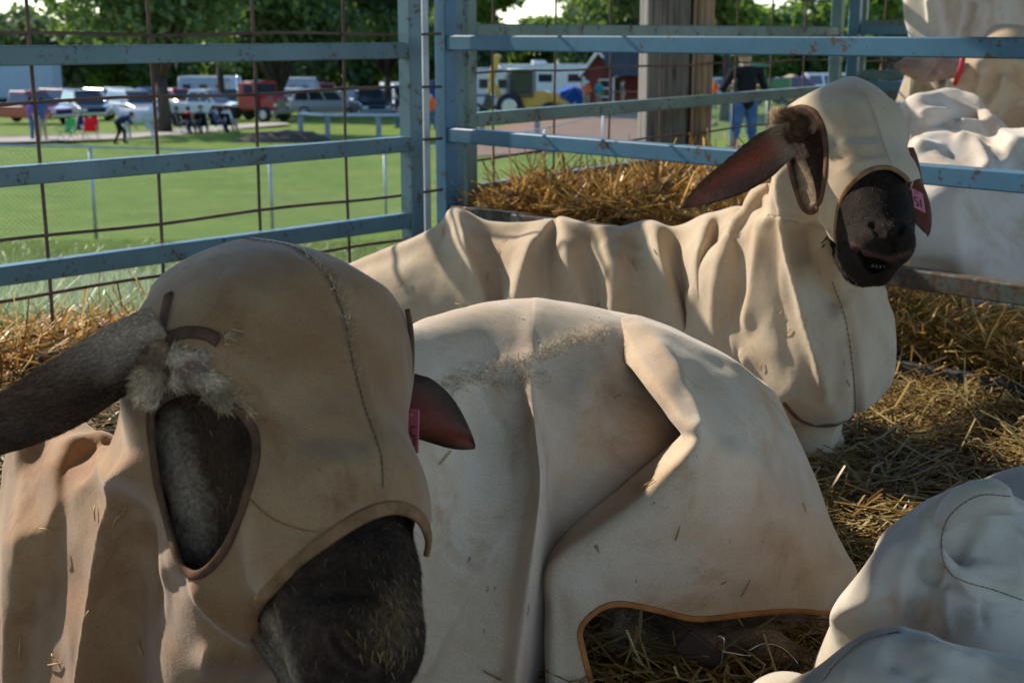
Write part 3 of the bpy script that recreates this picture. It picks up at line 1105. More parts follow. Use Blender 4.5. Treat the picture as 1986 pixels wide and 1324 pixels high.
rowsB = [[(1190, 610, 1.615), (1215, 615, 1.615), (1250, 622, 1.62), (1320, 648, 1.63), (1400, 684, 1.64), (1455, 722, 1.65), (1500, 760, 1.66)],
         [(1205, 655, 1.555), (1232, 660, 1.542), (1280, 668, 1.542), (1360, 700, 1.56), (1440, 745, 1.58), (1500, 792, 1.605), (1532, 815, 1.64)],
         [(1245, 735, 1.475), (1275, 735, 1.452), (1325, 745, 1.458), (1400, 775, 1.485), (1470, 815, 1.515), (1530, 858, 1.555), (1563, 878, 1.61)],
         [(1300, 806, 1.415), (1322, 806, 1.390), (1365, 815, 1.400), (1430, 845, 1.43), (1500, 890, 1.47), (1560, 932, 1.52), (1592, 952, 1.58)],
         [(1325, 866, 1.385), (1348, 862, 1.358), (1395, 872, 1.368), (1450, 902, 1.395), (1520, 950, 1.44), (1585, 998, 1.49), (1616, 1015, 1.555)],
         [(1200, 974, 1.375), (1232, 974, 1.342), (1325, 975, 1.345), (1430, 1000, 1.373), (1530, 1040, 1.42), (1605, 1065, 1.475), (1644, 1070, 1.54)],
         [(1064, 1087, 1.345), (1090, 1084, 1.318), (1215, 1080, 1.322), (1370, 1090, 1.35), (1500, 1105, 1.395), (1610, 1112, 1.455), (1664, 1112, 1.52)],
         [(1060, 1190, 1.330), (1084, 1190, 1.305), (1205, 1195, 1.312), (1360, 1205, 1.34), (1490, 1205, 1.38), (1600, 1202, 1.44), (1658, 1195, 1.50)],
         [(1062, 1345, 1.310), (1086, 1345, 1.288), (1195, 1345, 1.298), (1350, 1345, 1.32), (1480, 1345, 1.36), (1590, 1345, 1.42), (1645, 1345, 1.48)]]
GB = []
for r in rowsB:
    q = PX(r)
    a, z = q[0], q[-1]
    if len(GB) < 2:                              # the flap grows out of the back smoothly here
        q[0] = q[0] + (0, .012, -.008); q[1] = q[1] + (0, .005, -.003); a = q[0]
        GB.append([a + (-.03, .03, -.02), a + (-.014, .012, -.010)] + q + [z + (-.02, .12, -.01), z + (-.12, .24, -.06)])
        continue
    GB.append([a + (.012, .055, .004), a + (.001, .02, 0)] + q + [z + (-.02, .12, -.01), z + (-.12, .24, -.06)])
top = []                                        # the flap goes on over the spine and down the far side
for k, dz in ((.26, None), (.20, .17), (.10, .03)):
    top.append([p_ + np.array((0, k * (1 if 1 < i_ < 8 else .9), -dz if dz is not None else -p_[2] + .03)) for i_, p_ in enumerate(GB[0])])
GB = top + GB
def tidy(V, F, seed):
    V = fold(V, F, folds_body)
    n_ = vnormals(V, F)
    return laplace(V + n_ * (vnoise(V, 9, seed) * .0022 + vnoise(V, 26, seed + 1) * .0008 + vnoise(V * (1, 1, .25), 42, seed + 2) * .0007)[:, None], F, 2)
pa, fa = loft(rowsA, 16, 16); pa = tidy(pa, fa, 3)
pb, fb = loft(GB, 16, 16); pb = tidy(pb, fb, 8)
cbv = np.concatenate((pa, pb)); cbf = np.concatenate((fa, fb + len(pa)))
bb = bvh_of(cbv, cbf)
bv = bvh_of(np.concatenate((cv, cbv)), list(map(tuple, cf)) + [tuple(q + len(cv)) for q in cbf])
eye1 = [(302, 785), (293, 830), (305, 930), (330, 1030), (350, 1092), (380, 1116), (420, 1088), (455, 1030), (480, 960), (499, 880), (490, 828), (462, 795), (420, 770), (360, 755)]
muz1 = [(512, 1245), (492, 1215), (490, 1188), (528, 1138), (600, 1072), (690, 1008), (758, 984), (808, 998), (829, 1036), (830, 1075)]
ear_hole = [(300, 700), (316, 630), (326, 575), (312, 566), (296, 590), (284, 640), (280, 700), (290, 745)]
hem1 = [(1150, 1335), (1131, 1262), (1126, 1218), (1160, 1182), (1205, 1170), (1280, 1184), (1350, 1200), (1450, 1190), (1540, 1184), (1626, 1192)]
Q = proj(cv); nn = vnormals(cv, cf); vw = CAMP - cv
front = np.einsum('ij,ij->i', nn, vw) > 0
BV1 = bv
def hole(Q, poly, cond, closed=True):
    pp = spline(poly, 8, closed)
    d, _, _ = poly_dist(Q, pp, closed)
    ins = inside(Q, pp if closed else poly)
    f = np.where(ins, -d, d)
    return np.where(cond, f, 50.0)
f = hole(Q, eye1, (cv[:, 1] < 1.13))
f = np.minimum(f, hole(Q, muz1 + [(848, 1130), (850, 1420), (590, 1420), (530, 1290)], cv[:, 1] < 1.02))
f = np.minimum(f, (cv[:, 2] - 0.035) * 1000)
cv2, cf2 = clip(cv, cf, f)
def sub(V, T):
    u = np.unique(T); mp = np.full(len(V), -1); mp[u] = np.arange(len(u)); return V[u], mp[T]
hv2, hf2 = cv2, cf2
fB = hole(proj(cbv), hem1 + [(1640, 1230), (1800, 1500), (1160, 1500)], np.ones(len(cbv), bool))
bv2, bf2 = clip(cbv, cbf, np.minimum(fB, (cbv[:, 2] - .012) * 1000))
hv = behind(hv, [eye1, muz1 + [(848, 1130), (850, 1420), (590, 1420), (530, 1290)]], .02)
hv = tuck(hv, cv2, cf2); tv = tuck(tuck(tv, cv2, cf2), bv2, bf2)
V, F, C, T, Mi = join_meshes([(hv, hf, col, np.zeros(len(hv)), 0), (tv, tf, tc, np.zeros(len(tv)), 0),
                              (eL[0], eL[1], eL[2], eL[3], 1), (eR[0], eR[1], eR[2], eR[3], 1)])
b1 = link_mesh('body', V, F, [M_HIDE, M_EAR], s1, True, True, {'Col': C, 'thin': T}, Mi)
fw = (proj(hv)[:, 1] > 700).astype(float)
for ln_ in ([(644, 1230), (656, 1256), (680, 1282), (712, 1292)], [(735, 1300), (738, 1345)]):
    dm_, _, _ = poly_dist(proj(hv), ln_); fw *= np.clip((dm_ - 10) / 10, 0, 1)
fur_on('face_fur', s1, hv, hf, col * .75, 60000, 0.0042, 0.0005, at(690, 1250, 0.87) - at(560, 800, 1.05), 0.22, fw, 0.25)
_P = proj(hv)
hw = np.clip(1.2 - np.hypot((_P[:, 0] - 752) / 65, (_P[:, 1] - 1200) / 95), .04, 1) * fw
fur_on('highlight_hair', s1, hv, hf, np.tile((.34, .21, .09), (len(hv), 1)), 5200, 0.0062, 0.00055, at(720, 1280, 0.87) - at(700, 1000, .98), 0.3, hw, .45)  # golden strands coloured as the light caught on the muzzle
fur_on('ear_fur', s1, eL[0], tri_of(eL[1]), cL * 1.0, 16000, 0.0032, 0.0007, at(-75, 905, 0.97) - at(285, 685, 1.06), 0.25, np.clip(1.2 - tt[:, 0], .2, 1))

c1 = link_mesh('coat', bv2, bf2, M_COAT, s1)
h1 = link_mesh('hood', hv2, hf2, M_HOOD, s1)
for o in (c1, h1):
    md = o.modifiers.new('thickness', 'SOLIDIFY'); md.thickness = 0.0022; md.offset = -1
trim_loop('eye_hole_binding', bv, eye1, 0.0075, 0.0045, h1, M_TRIM_BROWN)
trim_loop('muzzle_binding', bv, muz1, 0.0105, 0.005, h1, M_TRIM_TAN, False)
trim_loop('ear_hole_binding', bv, [(302, 700), (310, 655), (322, 600), (328, 572)], 0.009, 0.0045, h1, M_TRIM_BROWN, False)
trim_loop('torn_binding', bv, [(305, 690), (325, 660), (360, 645), (400, 648), (425, 662)], 0.010, 0.007, h1, M_TRIM_BROWN, False)
m_ = MB(); e_ = [at(790, 600, 1.095), at(797, 640, 1.088), at(799, 690, 1.083), at(795, 738, 1.08)]
m_.tube([Vector(q_) for q_ in spline(e_, 6)], .0024, 8); m_.build('ear_hole_binding', M_TRIM_BROWN, h1, True)
m_ = MB(); m_.bar(at(1322, 1238, 1.335), at(1396, 1292, 1.325), .006, .030, .002); m_.build('leg_strap', plain('leather_dark', (.05, .022, .016, 1), .5, var=.4, scale=40), c1, False)
m_ = MB(); m_.tube([Vector(q_) for q_ in spline([at(1390, 1232, 1.325), at(1404, 1240, 1.32), at(1398, 1290, 1.318), at(1392, 1312, 1.318)], 5)], .0013, 6)
m_.tube([Vector(q_) for q_ in spline([at(1400, 1262, 1.318), at(1455, 1272, 1.318)], 4)], .0013, 6)
m_.tube([Vector(q_) for q_ in spline([at(1450, 1262, 1.32), at(1480, 1248, 1.318), at(1515, 1256, 1.318), at(1545, 1285, 1.318), at(1548, 1300, 1.32)], 5)], .0014, 6)
m_.build('strap_buckle', plain('buckle_steel', (.55, .5, .42, 1), .25, .9), c1, True)
trim_loop('hem_binding', bb, hem1, 0.0065, 0.004, c1, M_TRIM_RUST, False)
stitch_line('crown_seam', bv, [(470, 463), (560, 478), (615, 510), (645, 555), (668, 620), (684, 700), (708, 790), (738, 880), (744, 960)], h1, M_THREAD_DARK, 0.0055, 0.005, 0.0010)
stitch_line('cheek_seam', bv, [(480, 960), (520, 1000), (570, 1022), (620, 1032)], h1, M_TRIM_RUST, 0.0048, 0.0044, 0.0010)
# wool lumps and frayed ends round the ear and the eye hole
def wool(name, parent, lumps, nstr=5000, L=.0045, h=.0024, k=.006, amp=.0022, comb=(.2, -.3, -.6), wid=.0006):
    v, f = nets([ell(at(px, py, Y), r) for px, py, Y, r, c in lumps], h, k)
    v = v + vnormals(v, f) * (vnoise(v, 130, 7) * amp + vnoise(v, 330, 8) * amp * .6)[:, None]
    D = np.stack([np.linalg.norm((v - at(px, py, Y)) / np.array(r), axis=1) for px, py, Y, r, c in lumps], 1)
    W = 1 / np.maximum(D, .05) ** 4; W /= W.sum(1)[:, None]
    c = W @ np.array([np.asarray(q[4]) for q in lumps])
    c = c * (.8 + .35 * vnoise(v, 90, 9))[:, None]
    o = link_mesh(name, v, f, M_HIDE, parent, True, True, {'Col': c, 'thin': np.zeros(len(v))})
    fur_on('loose_fibres', o, v, f, c * 1.25, nstr, L, wid, comb, .3, None, .9, .6)
    return o
def surfY(px, py, d=0.0, dflt=1.0):
    p, n_ = hit(bv, px, py); return (p.y if p else dflt) - d
TAN = np.array((.46, .31, .17)); CRM = np.array((.80, .60, .40)); PNK = np.array((.33, .16, .12))
wl = [(300, 700, surfY(312, 700, .010), (.009, .009, .012), BROWN * 2.2), (302, 735, surfY(312, 735, .010), (.008, .008, .010), TAN), (288, 762, surfY(312, 750, .012), (.009, .009, .010), CRM),
      (275, 735, surfY(312, 725, .016), (.008, .007, .009), TAN), (312, 680, surfY(320, 690, .008), (.006, .006, .008), TAN)]
wool('ear_root_wool', s1, wl, 3500, .0045, comb=(-.6, -.2, -.5))
wl = [(352, 697, surfY(352, 690, .003), (.010, .008, .009), CRM), (375, 722, surfY(375, 720, .003), (.010, .008, .008), PNK), (400, 737, surfY(400, 735, .003), (.013, .008, .008), CRM),
      (388, 692, surfY(385, 690, .001), (.009, .006, .005), CRM * .9), (428, 768, surfY(425, 760, .001), (.015, .006, .006), TAN), (458, 790, surfY(455, 785, 0), (.014, .005, .005), TAN), (350, 735, surfY(350, 735, .002), (.008, .007, .008), CRM),
      (432, 738, surfY(430, 735, 0), (.009, .004, .005), TAN)]
wool('brow_wool', s1, wl, 3500, .005, comb=(.8, -.1, -.4))
for lst in (((440, 652, .25), (447, 660, .1)), ((470, 760, -.2), (478, 785, -.4), (485, 800, -.5))):
    fr = []
    for px, py, up in lst:
        p, nrm = hit(bv, px, py)
        if p: tuft(fr, np.array(p) - np.array((0, .003, 0)), 0.0022, 40, 0.0085, (.9, -.12, up), .0006, .5, TAN * 1.2)
    join_strands('frayed_edge', h1, fr)
fr = []
for i in range(170):                                    # fuzz along the crown seam
    t = random.random()
    pts = spline([(600, 500), (648, 560), (668, 620), (684, 700), (708, 790)], 10)
    q = pts[int(t * (len(pts) - 1))]
    p, nrm = hit(bv, q[0] + random.gauss(3, 3), q[1])
    if p and t < .62 + .3 * random.random(): tuft(fr, p, .0008, 2, .005, np.array(nrm) * 1.2, .0006, 1, WOOL * .9)
for i in range(1500):                                   # worn patch on the back
    t = random.random()
    pts = spline([(850, 755), (900, 735), (960, 712), (1050, 688), (1120, 655), (1190, 640)], 10) if random.random() < .75 else spline([(960, 745), (1010, 730), (1060, 722)], 6)
    q = pts[int(t * (len(pts) - 1))]
    p, nrm = hit(bv, q[0] + random.gauss(0, 14), q[1] + random.gauss(0, 11))
    if p: tuft(fr, p, .0012, 3, .0034, np.array(nrm) * .6 + np.array((0, -.2, -.6)), .0006, 1.6, WOOL)
join_strands('frayed_threads', c1, fr)
ear_tag(s1, at(799, 835, 1.055), at(860, 838, 1.055) - at(800, 835, 1.07), at(800, 780, 1.06) - at(798, 880, 1.052), (-.2, -1, .1), 0.014, 0.036, (('5', 0.12),))

# ================================================================== the second sheep
s2 = empty('sheep', tuple(at_z(1560, 1000, 0)), 'sheep with black open mouth and raised head in tan hooded coat', 'sheep', 'sheep lying in the near pen')
head2 = [cone(at(1640, 270, 2.10), at(1675, 370, 2.0), 0.078, 0.060),
         cone(at(1675, 370, 2.0), at(1698, 430, 1.945), 0.060, 0.052),
         cone(at(1698, 430, 1.945), at(1712, 470, 1.905), 0.049, 0.040),
         ell(at(1690, 468, 1.895), (0.027, 0.03, 0.023)), ell(at(1734, 472, 1.895), (0.024, 0.03, 0.023)),
         [ell(at(1712, 462, 1.880), (0.022, 0.018, 0.016)), .012],
         cone(at(1630, 430, 2.03), at(1676, 508, 1.935), 0.050, 0.032),
         cone(at(1572, 250, 2.13), at(1580, 390, 2.09), 0.057, 0.060),
         cone(at(1676, 510, 1.935), at(1703, 530, 1.897), 0.030, 0.0185)]
cut2 = [cone(at(1668, 488, 1.885), at(1706, 509, 1.882), 0.005, 0.0125), cone(at(1706, 509, 1.882), at(1746, 503, 1.89), 0.0125, 0.005),
        cone(at(1640, 470, 1.93), at(1672, 490, 1.865), 0.002, 0.003),
        cone(at(1697, 440, 1.868), at(1708, 452, 1.862), 0.006, 0.004), cone(at(1708, 452, 1.862), at(1724, 470, 1.858), 0.003, 0.002),
        cone(at(1751, 440, 1.885), at(1742, 455, 1.872), 0.005, 0.003), cone(at(1727, 462, 1.862), at(1731, 496, 1.868), 0.002, 0.002)]
_v, _f = nets(head2, .005, .022); _b = bvh_of(_v, _f)
cut2 = [cone(sk(1668, 489, .008), sk(1706, 507, .018), .004, .018), cone(sk(1706, 507, .018), sk(1750, 500, .012), .018, .004), cone(sk(1640, 474, .001), sk(1668, 489, .004), .002, .004),
        cone(sk(1692, 436, .001), sk(1706, 450, .002), .0055, .0055), cone(sk(1706, 450, .002), sk(1722, 466, .001), .0045, .002), cone(sk(1748, 438, .001), sk(1741, 456, .001), .005, .003), cone(sk(1730, 464, .001), sk(1733, 492, .002), .0028, .0028)]
hv, hf = nets(head2, 0.0026, 0.022, cut2, 0.005)
P = proj(hv)
nz = vnoise(hv, 45, 1) * .5 + vnoise(hv, 120, 2) * .5
col = DARK * .4 + (BROWN - DARK) * np.clip(0.05 + 0.3 * nz + .35 * (P[:, 1] < 400) * (P[:, 0] < 1600), 0, 1)[:, None]
d, _, _ = poly_dist(P, [(1552, 330), (1565, 370), (1575, 405)])
k = np.clip(1 - d / 17 + nz * .5, 0, 1)[:, None] * (P[:, 0] < 1600)[:, None]
col = col * (1 - k) + PALE * .9 * k
d, _, _ = poly_dist(P, [(1655, 475), (1690, 495), (1725, 503), (1765, 490)])
k = np.clip(1 - d / 9, 0, 1)[:, None]
col = col * (1 - k * .7) + np.array((0.13, 0.06, 0.05)) * k * .7
trunk2 = [cone(at(1600, 380, 2.13), at(1560, 600, 2.19), 0.066, 0.10), ell(at(1560, 690, 2.2), (0.115, 0.11, 0.115)),
          cone(at(1400, 620, 2.34), at(900, 640, 2.58), 0.09, 0.10), ell(at(760, 680, 2.62), (0.09, 0.09, 0.09)),
          cone(at(1580, 780, 2.2), at(1600, 960, 2.12), 0.05, 0.03)]
tv, tf = nets(trunk2, 0.009, 0.04)
tc = np.clip(0.6 + 0.4 * vnoise(tv, 60, 5), 0, 1)[:, None] * np.array((0.34, 0.25, 0.18))
eL2 = ear_mesh(at(1530, 265, 2.06), at(1320, 404, 2.0), at(1445, 400, 2.02) - at(1400, 290, 2.0), 0.072, cup=0.55, th=0.006, root=0.75, inner_sign=-1, peak=0.25)
eR2 = ear_mesh(at(1755, 290, 2.1), at(1800, 458, 2.04), at(1740, 380, 2.04) - at(1812, 360, 2.08), 0.060, cup=0.5, th=0.006, root=0.7, inner_sign=1, peak=0.5)
# left ear: dark furred upper half, red lower half
vv = np.tile(np.linspace(-1, 1, 12), 44)[:, None]; uu = np.repeat(np.tile(np.linspace(0, 1, 22), 2), 12)[:, None]
dist_low = np.clip((vv * .5 + .55) * 1.4 - .15, 0, 1) * np.clip((1 - uu) * 6, 0, 1) * np.clip(1.25 - vv, 0, 1) ** .5
rim = np.clip((abs(vv) - .82) * 8, 0, 1)
dist_low *= .7
cL2 = (BROWN * .8) * (1 - dist_low) + RED * .9 * dist_low
cL2 = cL2 * (1 - rim) + DARK * 1.2 * rim
k = np.clip(1 - uu * 5, 0, 1); cL2 = cL2 * (1 - k) + PALE * .7 * k
coat2 = [ell(at(1645, 290, 2.11), (0.078, 0.09, 0.098)), cone(at(1655, 225, 2.12), at(1550, 252, 2.12), 0.045, 0.032), cone(at(1655, 225, 2.12), at(1732, 262, 2.13), 0.045, 0.022),
         cone(at(1645, 290, 2.085), at(1683, 378, 2.0), 0.084, 0.068),
         cone(at(1683, 378, 2.0), at(1697, 420, 1.965), 0.067, 0.059),
         cone(at(1580, 270, 2.14), at(1576, 420, 2.11), 0.058, 0.07),
         cone(at(1595, 340, 2.12), at(1580, 480, 2.12), 0.062, 0.082),
         cone(at(1575, 480, 2.14), at(1568, 640, 2.15), 0.09, 0.125),
         ell(at(1574, 690, 2.15), (0.122, 0.13, 0.115)),
         cone(at(1490, 420, 2.22), at(1450, 560, 2.22), 0.045, 0.075),
         cone(at(1440, 560, 2.24), at(1420, 760, 2.24), 0.08, 0.12),
         cone(at(1440, 600, 2.28), at(1380, 640, 2.34), 0.10, 0.10),
         cone(at(1565, 830, 2.20), at(1560, 960, 2.17), 0.07, 0.035)]
cv, cf = nets(coat2, 0.0052, 0.03)
folds2 = [
    ('r', [(1440, 400), (1405, 500), (1390, 600), (1400, 700)], 20, 0.012, (.1, .2)),
    ('r', [(1485, 410), (1445, 490), (1430, 600)], 26, -0.008, (.2, .2)),
    # neck
    ('a', [(1523, 300), (1522, 400), (1530, 480), (1548, 560), (1562, 640), (1590, 720), (1604, 800)], 18, 0.024, (.1, .15)),
    ('r', [(1560, 430), (1572, 500), (1598, 560), (1640, 600)], 26, -0.024, (.1, .1)),
    ('r', [(1500, 380), (1498, 500), (1512, 620), (1545, 760)], 24, -0.013, (.1, .2)),
    ('r', [(1472, 400), (1466, 520), (1452, 660)], 14, 0.013, (.1, .2)),
    ('r', [(1410, 520), (1425, 640), (1440, 740)], 16, 0.010, (.2, .2)),
    ('r', [(1590, 400), (1610, 450), (1625, 490)], 10, 0.006),
    ('r', [(1612, 540), (1640, 620), (1655, 720), (1660, 820)], 6, -0.004, (.1, 0)),
    ('r', [(1628, 540), (1655, 620), (1670, 720), (1676, 815)], 7, 0.004, (.1, 0)),
    ('r', [(1700, 580), (1718, 680), (1712, 780)], 26, 0.010),
    ('r', [(1630, 620), (1625, 700), (1612, 800)], 22, -0.010),
    # hood
    ('r', [(1660, 160), (1690, 200), (1710, 260), (1728, 325)], 4, 0.0028, (.1, .1)),
    ('r', [(1600, 270), (1650, 265), (1710, 262)], 9, -0.0045),
    ('r', [(1605, 290), (1660, 283), (1715, 282)], 7, 0.004),
    ('r', [(1605, 310), (1660, 300), (1720, 300)], 6, -0.004),
    ('r', [(1620, 335), (1670, 315), (1725, 312)], 6, 0.003),
    ('r', [(1625, 180), (1640, 240), (1655, 300), (1640, 350)], 14, 0.004),
]
cv = laplace(cv, cf, 2)
cv = facet(cv, cf, 60, .5, .4, .12, 9, mask=.4 + .6 * np.clip((2.32 - cv[:, 2] * 0 - cv[:, 1]) * -12 + 3.2, 0, 1) * (cv[:, 2] < .47))
cv = flatten(cv, cf, [
    ([(1400, 440), (1515, 380), (1545, 570), (1600, 800), (1470, 820), (1385, 640)], 45, .6),
    ([(1650, 540), (1745, 540), (1760, 700), (1700, 840), (1655, 840)], 30, .6)])
cv = fold(cv, cf, folds2)
nn = vnormals(cv, cf)
cv = cv + nn * (vnoise(cv, 12, 13) * 0.003 + vnoise(cv, 30, 14) * 0.001 + vnoise(cv * (1, 1, .2), 40, 15) * .002 * np.clip((cv[:, 1] - 2.1) * 12, 0, 1))[:, None]
cv = laplace(cv, cf, 1, 0.4)
# the coat over the back hangs in folds from the spine: crest and hollow lines side by side
BODY2 = [((640, 530), (640, 580), (640, 660), 0), ((700, 502), (700, 560), (700, 655), 0), ((775, 468), (778, 540), (775, 650), 0), ((848, 434), (855, 520), (866, 640), .008),
         ((868, 408), (884, 490), (915, 630), -.004), ((884, 401), (906, 485), (944, 625), -.028), ((908, 409), (926, 492), (962, 628), .004), ((945, 426), (958, 505), (985, 640), .014), ((1010, 430), (990, 500), (975, 640), .002),
         ((1064, 423), (1022, 490), (992, 640), -.022), ((1077, 424), (1058, 512), (1064, 645), .016), ((1092, 420), (1100, 500), (1140, 640), -.024), ((1146, 435), (1150, 515), (1162, 640), .014),
         ((1200, 440), (1190, 520), (1182, 640), -.014), ((1232, 434), (1240, 520), (1262, 640), .014), ((1266, 427), (1284, 515), (1326, 660), -.028), ((1308, 440), (1316, 530), (1344, 670), .022),
         ((1366, 418), (1350, 515), (1366, 670), -.022), ((1394, 412), (1378, 525), (1390, 690), .022), ((1430, 402), (1406, 515), (1404, 700), -.010), ((1475, 410), (1470, 530), (1470, 700), .05)]
R2 = []
for (a, b_, c, am) in BODY2:
    Ys = float(np.interp(a[0], [640, 880, 1100, 1350, 1475], [2.62, 2.53, 2.46, 2.34, 2.27]))
    mix = lambda p0, p1, t: (p0[0] + (p1[0] - p0[0]) * t, p0[1] + (p1[1] - p0[1]) * t)
    sp = at(*a, Ys)
    q1 = mix(a, b_, .38)
    R2.append([sp + (0, .30, -sp[2] + .03), sp + (0, .25, -.2), sp + (0, .13, -.045), sp, at(*q1, Ys - .050 + am * .75), at(*b_, Ys - .095 + am), at(*c, Ys - .145 + am * .7), at(c[0], c[1] + 130, Ys - .165 + am * .5), at(c[0], c[1] + 330, Ys - .165 + am * .5)])
pl, fl = loft(R2, 10, 12)
n_ = vnormals(pl, fl)
pl = laplace(pl + n_ * (vnoise(pl, 11, 41) * .004 + vnoise(pl, 28, 42) * .0016 + vnoise(pl * (1, 1, .3), 45, 43) * .0012)[:, None], fl, 2)
bv = bvh_of(np.concatenate((cv, pl)), list(map(tuple, cf)) + [tuple(q + len(cv)) for q in fl])
eye2 = [(1523, 228), (1535, 213), (1556, 208), (1580, 218), (1596, 250), (1603, 300), (1599, 355), (1590, 395), (1574, 412), (1557, 402), (1545, 370), (1533, 330), (1524, 280)]
muz2 = [(1627, 500), (1621, 450), (1629, 395), (1650, 357), (1688, 330), (1725, 326), (1752, 341), (1762, 352)]
muz2b = [(1800, 350), (1830, 420), (1820, 500), (1780, 570), (1720, 580), (1662, 548), (1638, 520)]
hem2 = [(1520, 780), (1550, 812), (1585, 824), (1640, 822), (1690, 815)]
BV2 = bv
Q = proj(cv); nn = vnormals(cv, cf); front = np.einsum('ij,ij->i', nn, CAMP - cv) > 0
f = hole(Q, eye2, cv[:, 1] < 2.13)
f = np.minimum(f, hole(Q, muz2 + muz2b, cv[:, 1] < 2.03))
f = np.minimum(f, (cv[:, 2] - 0.02) * 1000)
cv2, cf2 = clip(cv, cf, f)
tc_ = cv2[cf2].mean(1); tq = proj(tc_)
is_hood = (tq[:, 1] < 445 + (tq[:, 0] - 1600) * .25) & (tq[:, 0] > 1490) & (tc_[:, 1] < 2.26)
hv2, hf2 = sub(cv2, cf2[is_hood]); bv2, bf2 = sub(cv2, cf2[~is_hood])
pl2, fl2 = clip(pl, fl, (pl[:, 2] - .012) * 1000)
bf2 = np.concatenate((bf2, fl2 + len(bv2))); bv2 = np.concatenate((bv2, pl2))
hv = behind(hv, [eye2, muz2 + muz2b], .025)
hv = tuck(hv, cv2, cf2); tv = tuck(tuck(tv, cv2, cf2), pl2, fl2)
V, F, C, T, Mi = join_meshes([(hv, hf, col, np.zeros(len(hv)), 0), (tv, tf, tc, np.zeros(len(tv)), 0),
                              (eL2[0], eL2[1], cL2, eL2[3] * .5, 1), (eR2[0], eR2[1], eR2[2], eR2[3], 1)])
b2 = link_mesh('body', V, F, [M_HIDE, M_EAR], s2, True, True, {'Col': C, 'thin': T}, Mi)
tb = MB()
for i in range(5):
    a = at(1693 + i * 7.5, 512 + 2.0 * math.sin(i * .62) + 3, 1.893); tb.box(tuple(a), (0.0042, 0.004, 0.0065), 0, None, 0.0014)
tb.build('teeth', plain('tooth', (.055, .05, .045, 1), .15), s2, True)
fw = (proj(hv)[:, 1] > 200).astype(float); dm_, _, _ = poly_dist(proj(hv), [(1672, 490), (1706, 508), (1744, 504)]); fw *= (dm_ > 15)
fur_on('face_fur', s2, hv, hf, col * 1.2, 26000, 0.0036, 0.0007, at(1712, 480, 1.88) - at(1640, 280, 2.1), 0.3, fw, .3)
_P = proj(hv)
hw = (.15 + np.clip(1 - np.abs(_P[:, 0] - 1712) / 26, 0, 1) * (_P[:, 1] < 460)) * fw
fur_on('highlight_hair', s2, hv, hf, np.tile((.16, .13, .105), (len(hv), 1)), 1100, 0.0055, 0.0005, at(1712, 480, 1.88) - at(1680, 330, 2.0), 0.4, hw, .6)  # paler strands stand in for the highlight down the nose
fur_on('ear_fur', s2, eL2[0], tri_of(eL2[1]), cL2 * 1.25, 4200, 0.006, 0.0007, at(1320, 404, 2.0) - at(1530, 265, 2.06), 0.25, np.clip(1.3 - dist_low[:, 0] * 1.2, .05, 1))

c2 = link_mesh('coat', bv2, bf2, M_TAN, s2)
h2 = link_mesh('hood', hv2, hf2, M_TAN, s2)
for o in (c2, h2):
    md = o.modifiers.new('thickness', 'SOLIDIFY'); md.thickness = 0.0022; md.offset = -1
trim_loop('eye_hole_binding', bv, eye2, 0.0085, 0.005, h2, M_TRIM_BROWN)
trim_loop('muzzle_binding', bv, muz2, 0.0075, 0.005, h2, M_TRIM_TAN, False)
trim_loop('chest_binding', bv, hem2, 0.007, 0.005, c2, M_TRIM_BROWN, False)
wl = [(1510, 226, 2.06, (.011, .012, .009), CRM * .75), (1530, 224, 2.045, (.014, .012, .010), BROWN * 1.5), (1552, 240, 2.05, (.014, .010, .013), BROWN * 1.1), (1508, 248, 2.065, (.010, .012, .016), CRM * .6), (1548, 262, 2.055, (.016, .010, .012), BROWN * .9)]
wool('ear_root_wool', s2, wl, 5000, .007, .003, comb=(-.3, -.2, .5), wid=.0009)
stitch_line('crown_seam', bv, [(1662, 162), (1685, 195), (1700, 235), (1715, 280), (1730, 322)], h2, M_THREAD, 0.006, 0.0048, 0.0014)
stitch_line('throat_seam', bv, [(1614, 545), (1640, 620), (1655, 720), (1661, 815)], c2, M_THREAD_DARK, 0.009, 0.0075, 0.0013)
ear_tag(s2, at(1781, 389, 2.025), at(1800, 400, 2.03) - at(1770, 385, 2.025), at(1778, 365, 2.03) - at(1785, 412, 2.02), (-.1, -1, .2), 0.022, 0.031, (('5', -.18), ('1', .2)))

# ================================================================== the sheep cut by the lower right corner
s3 = empty('sheep', tuple(at_z(1900, 1300, 0)), 'sheep in a bunched grey white coat lying with only its folds showing by the straw', 'sheep', 'sheep lying in the near pen')
_ring = spline([(1990, 1150), (1930, 1128), (1870, 1108), (1842, 1070), (1848, 1015), (1885, 978), (1940, 972), (2010, 1000)], 3)
coat3 = [ell(at(1880, 1120, 1.22), (0.078, 0.10, 0.080)), cone(at(1870, 1010, 1.19), at(1690, 1200, 1.19), 0.032, 0.035),
         cone(at(1800, 1120, 1.21), at(1700, 1330, 1.21), 0.055, 0.06),
         [ell(at(2010, 1050, 1.34), (0.085, 0.1, 0.072)), .01],
         cone(at(1870, 1160, 1.16), at(1870, 1260, 1.15), 0.03, 0.03), cone(at(1950, 1180, 1.19), at(1990, 1260, 1.19), 0.03, 0.04),
         [cone(at(1750, 1365, 1.02), at(2030, 1425, 1.0), 0.056, 0.056), .010],
         [cone(at(1745, 1350, 1.02), at(1600, 1450, 1.02), 0.050, 0.055), .02],
         [ell(at(1530, 1398, 1.1), (0.04, 0.05, 0.035)), .01],
         cone(at(1850, 1330, 1.2), at(2080, 1330, 1.2), 0.11, 0.12)] + [[cone(at(*a_, 1.135), at(*b_, 1.135), .0125, .0125), .008] for a_, b_ in zip(_ring[:-1], _ring[1:])]
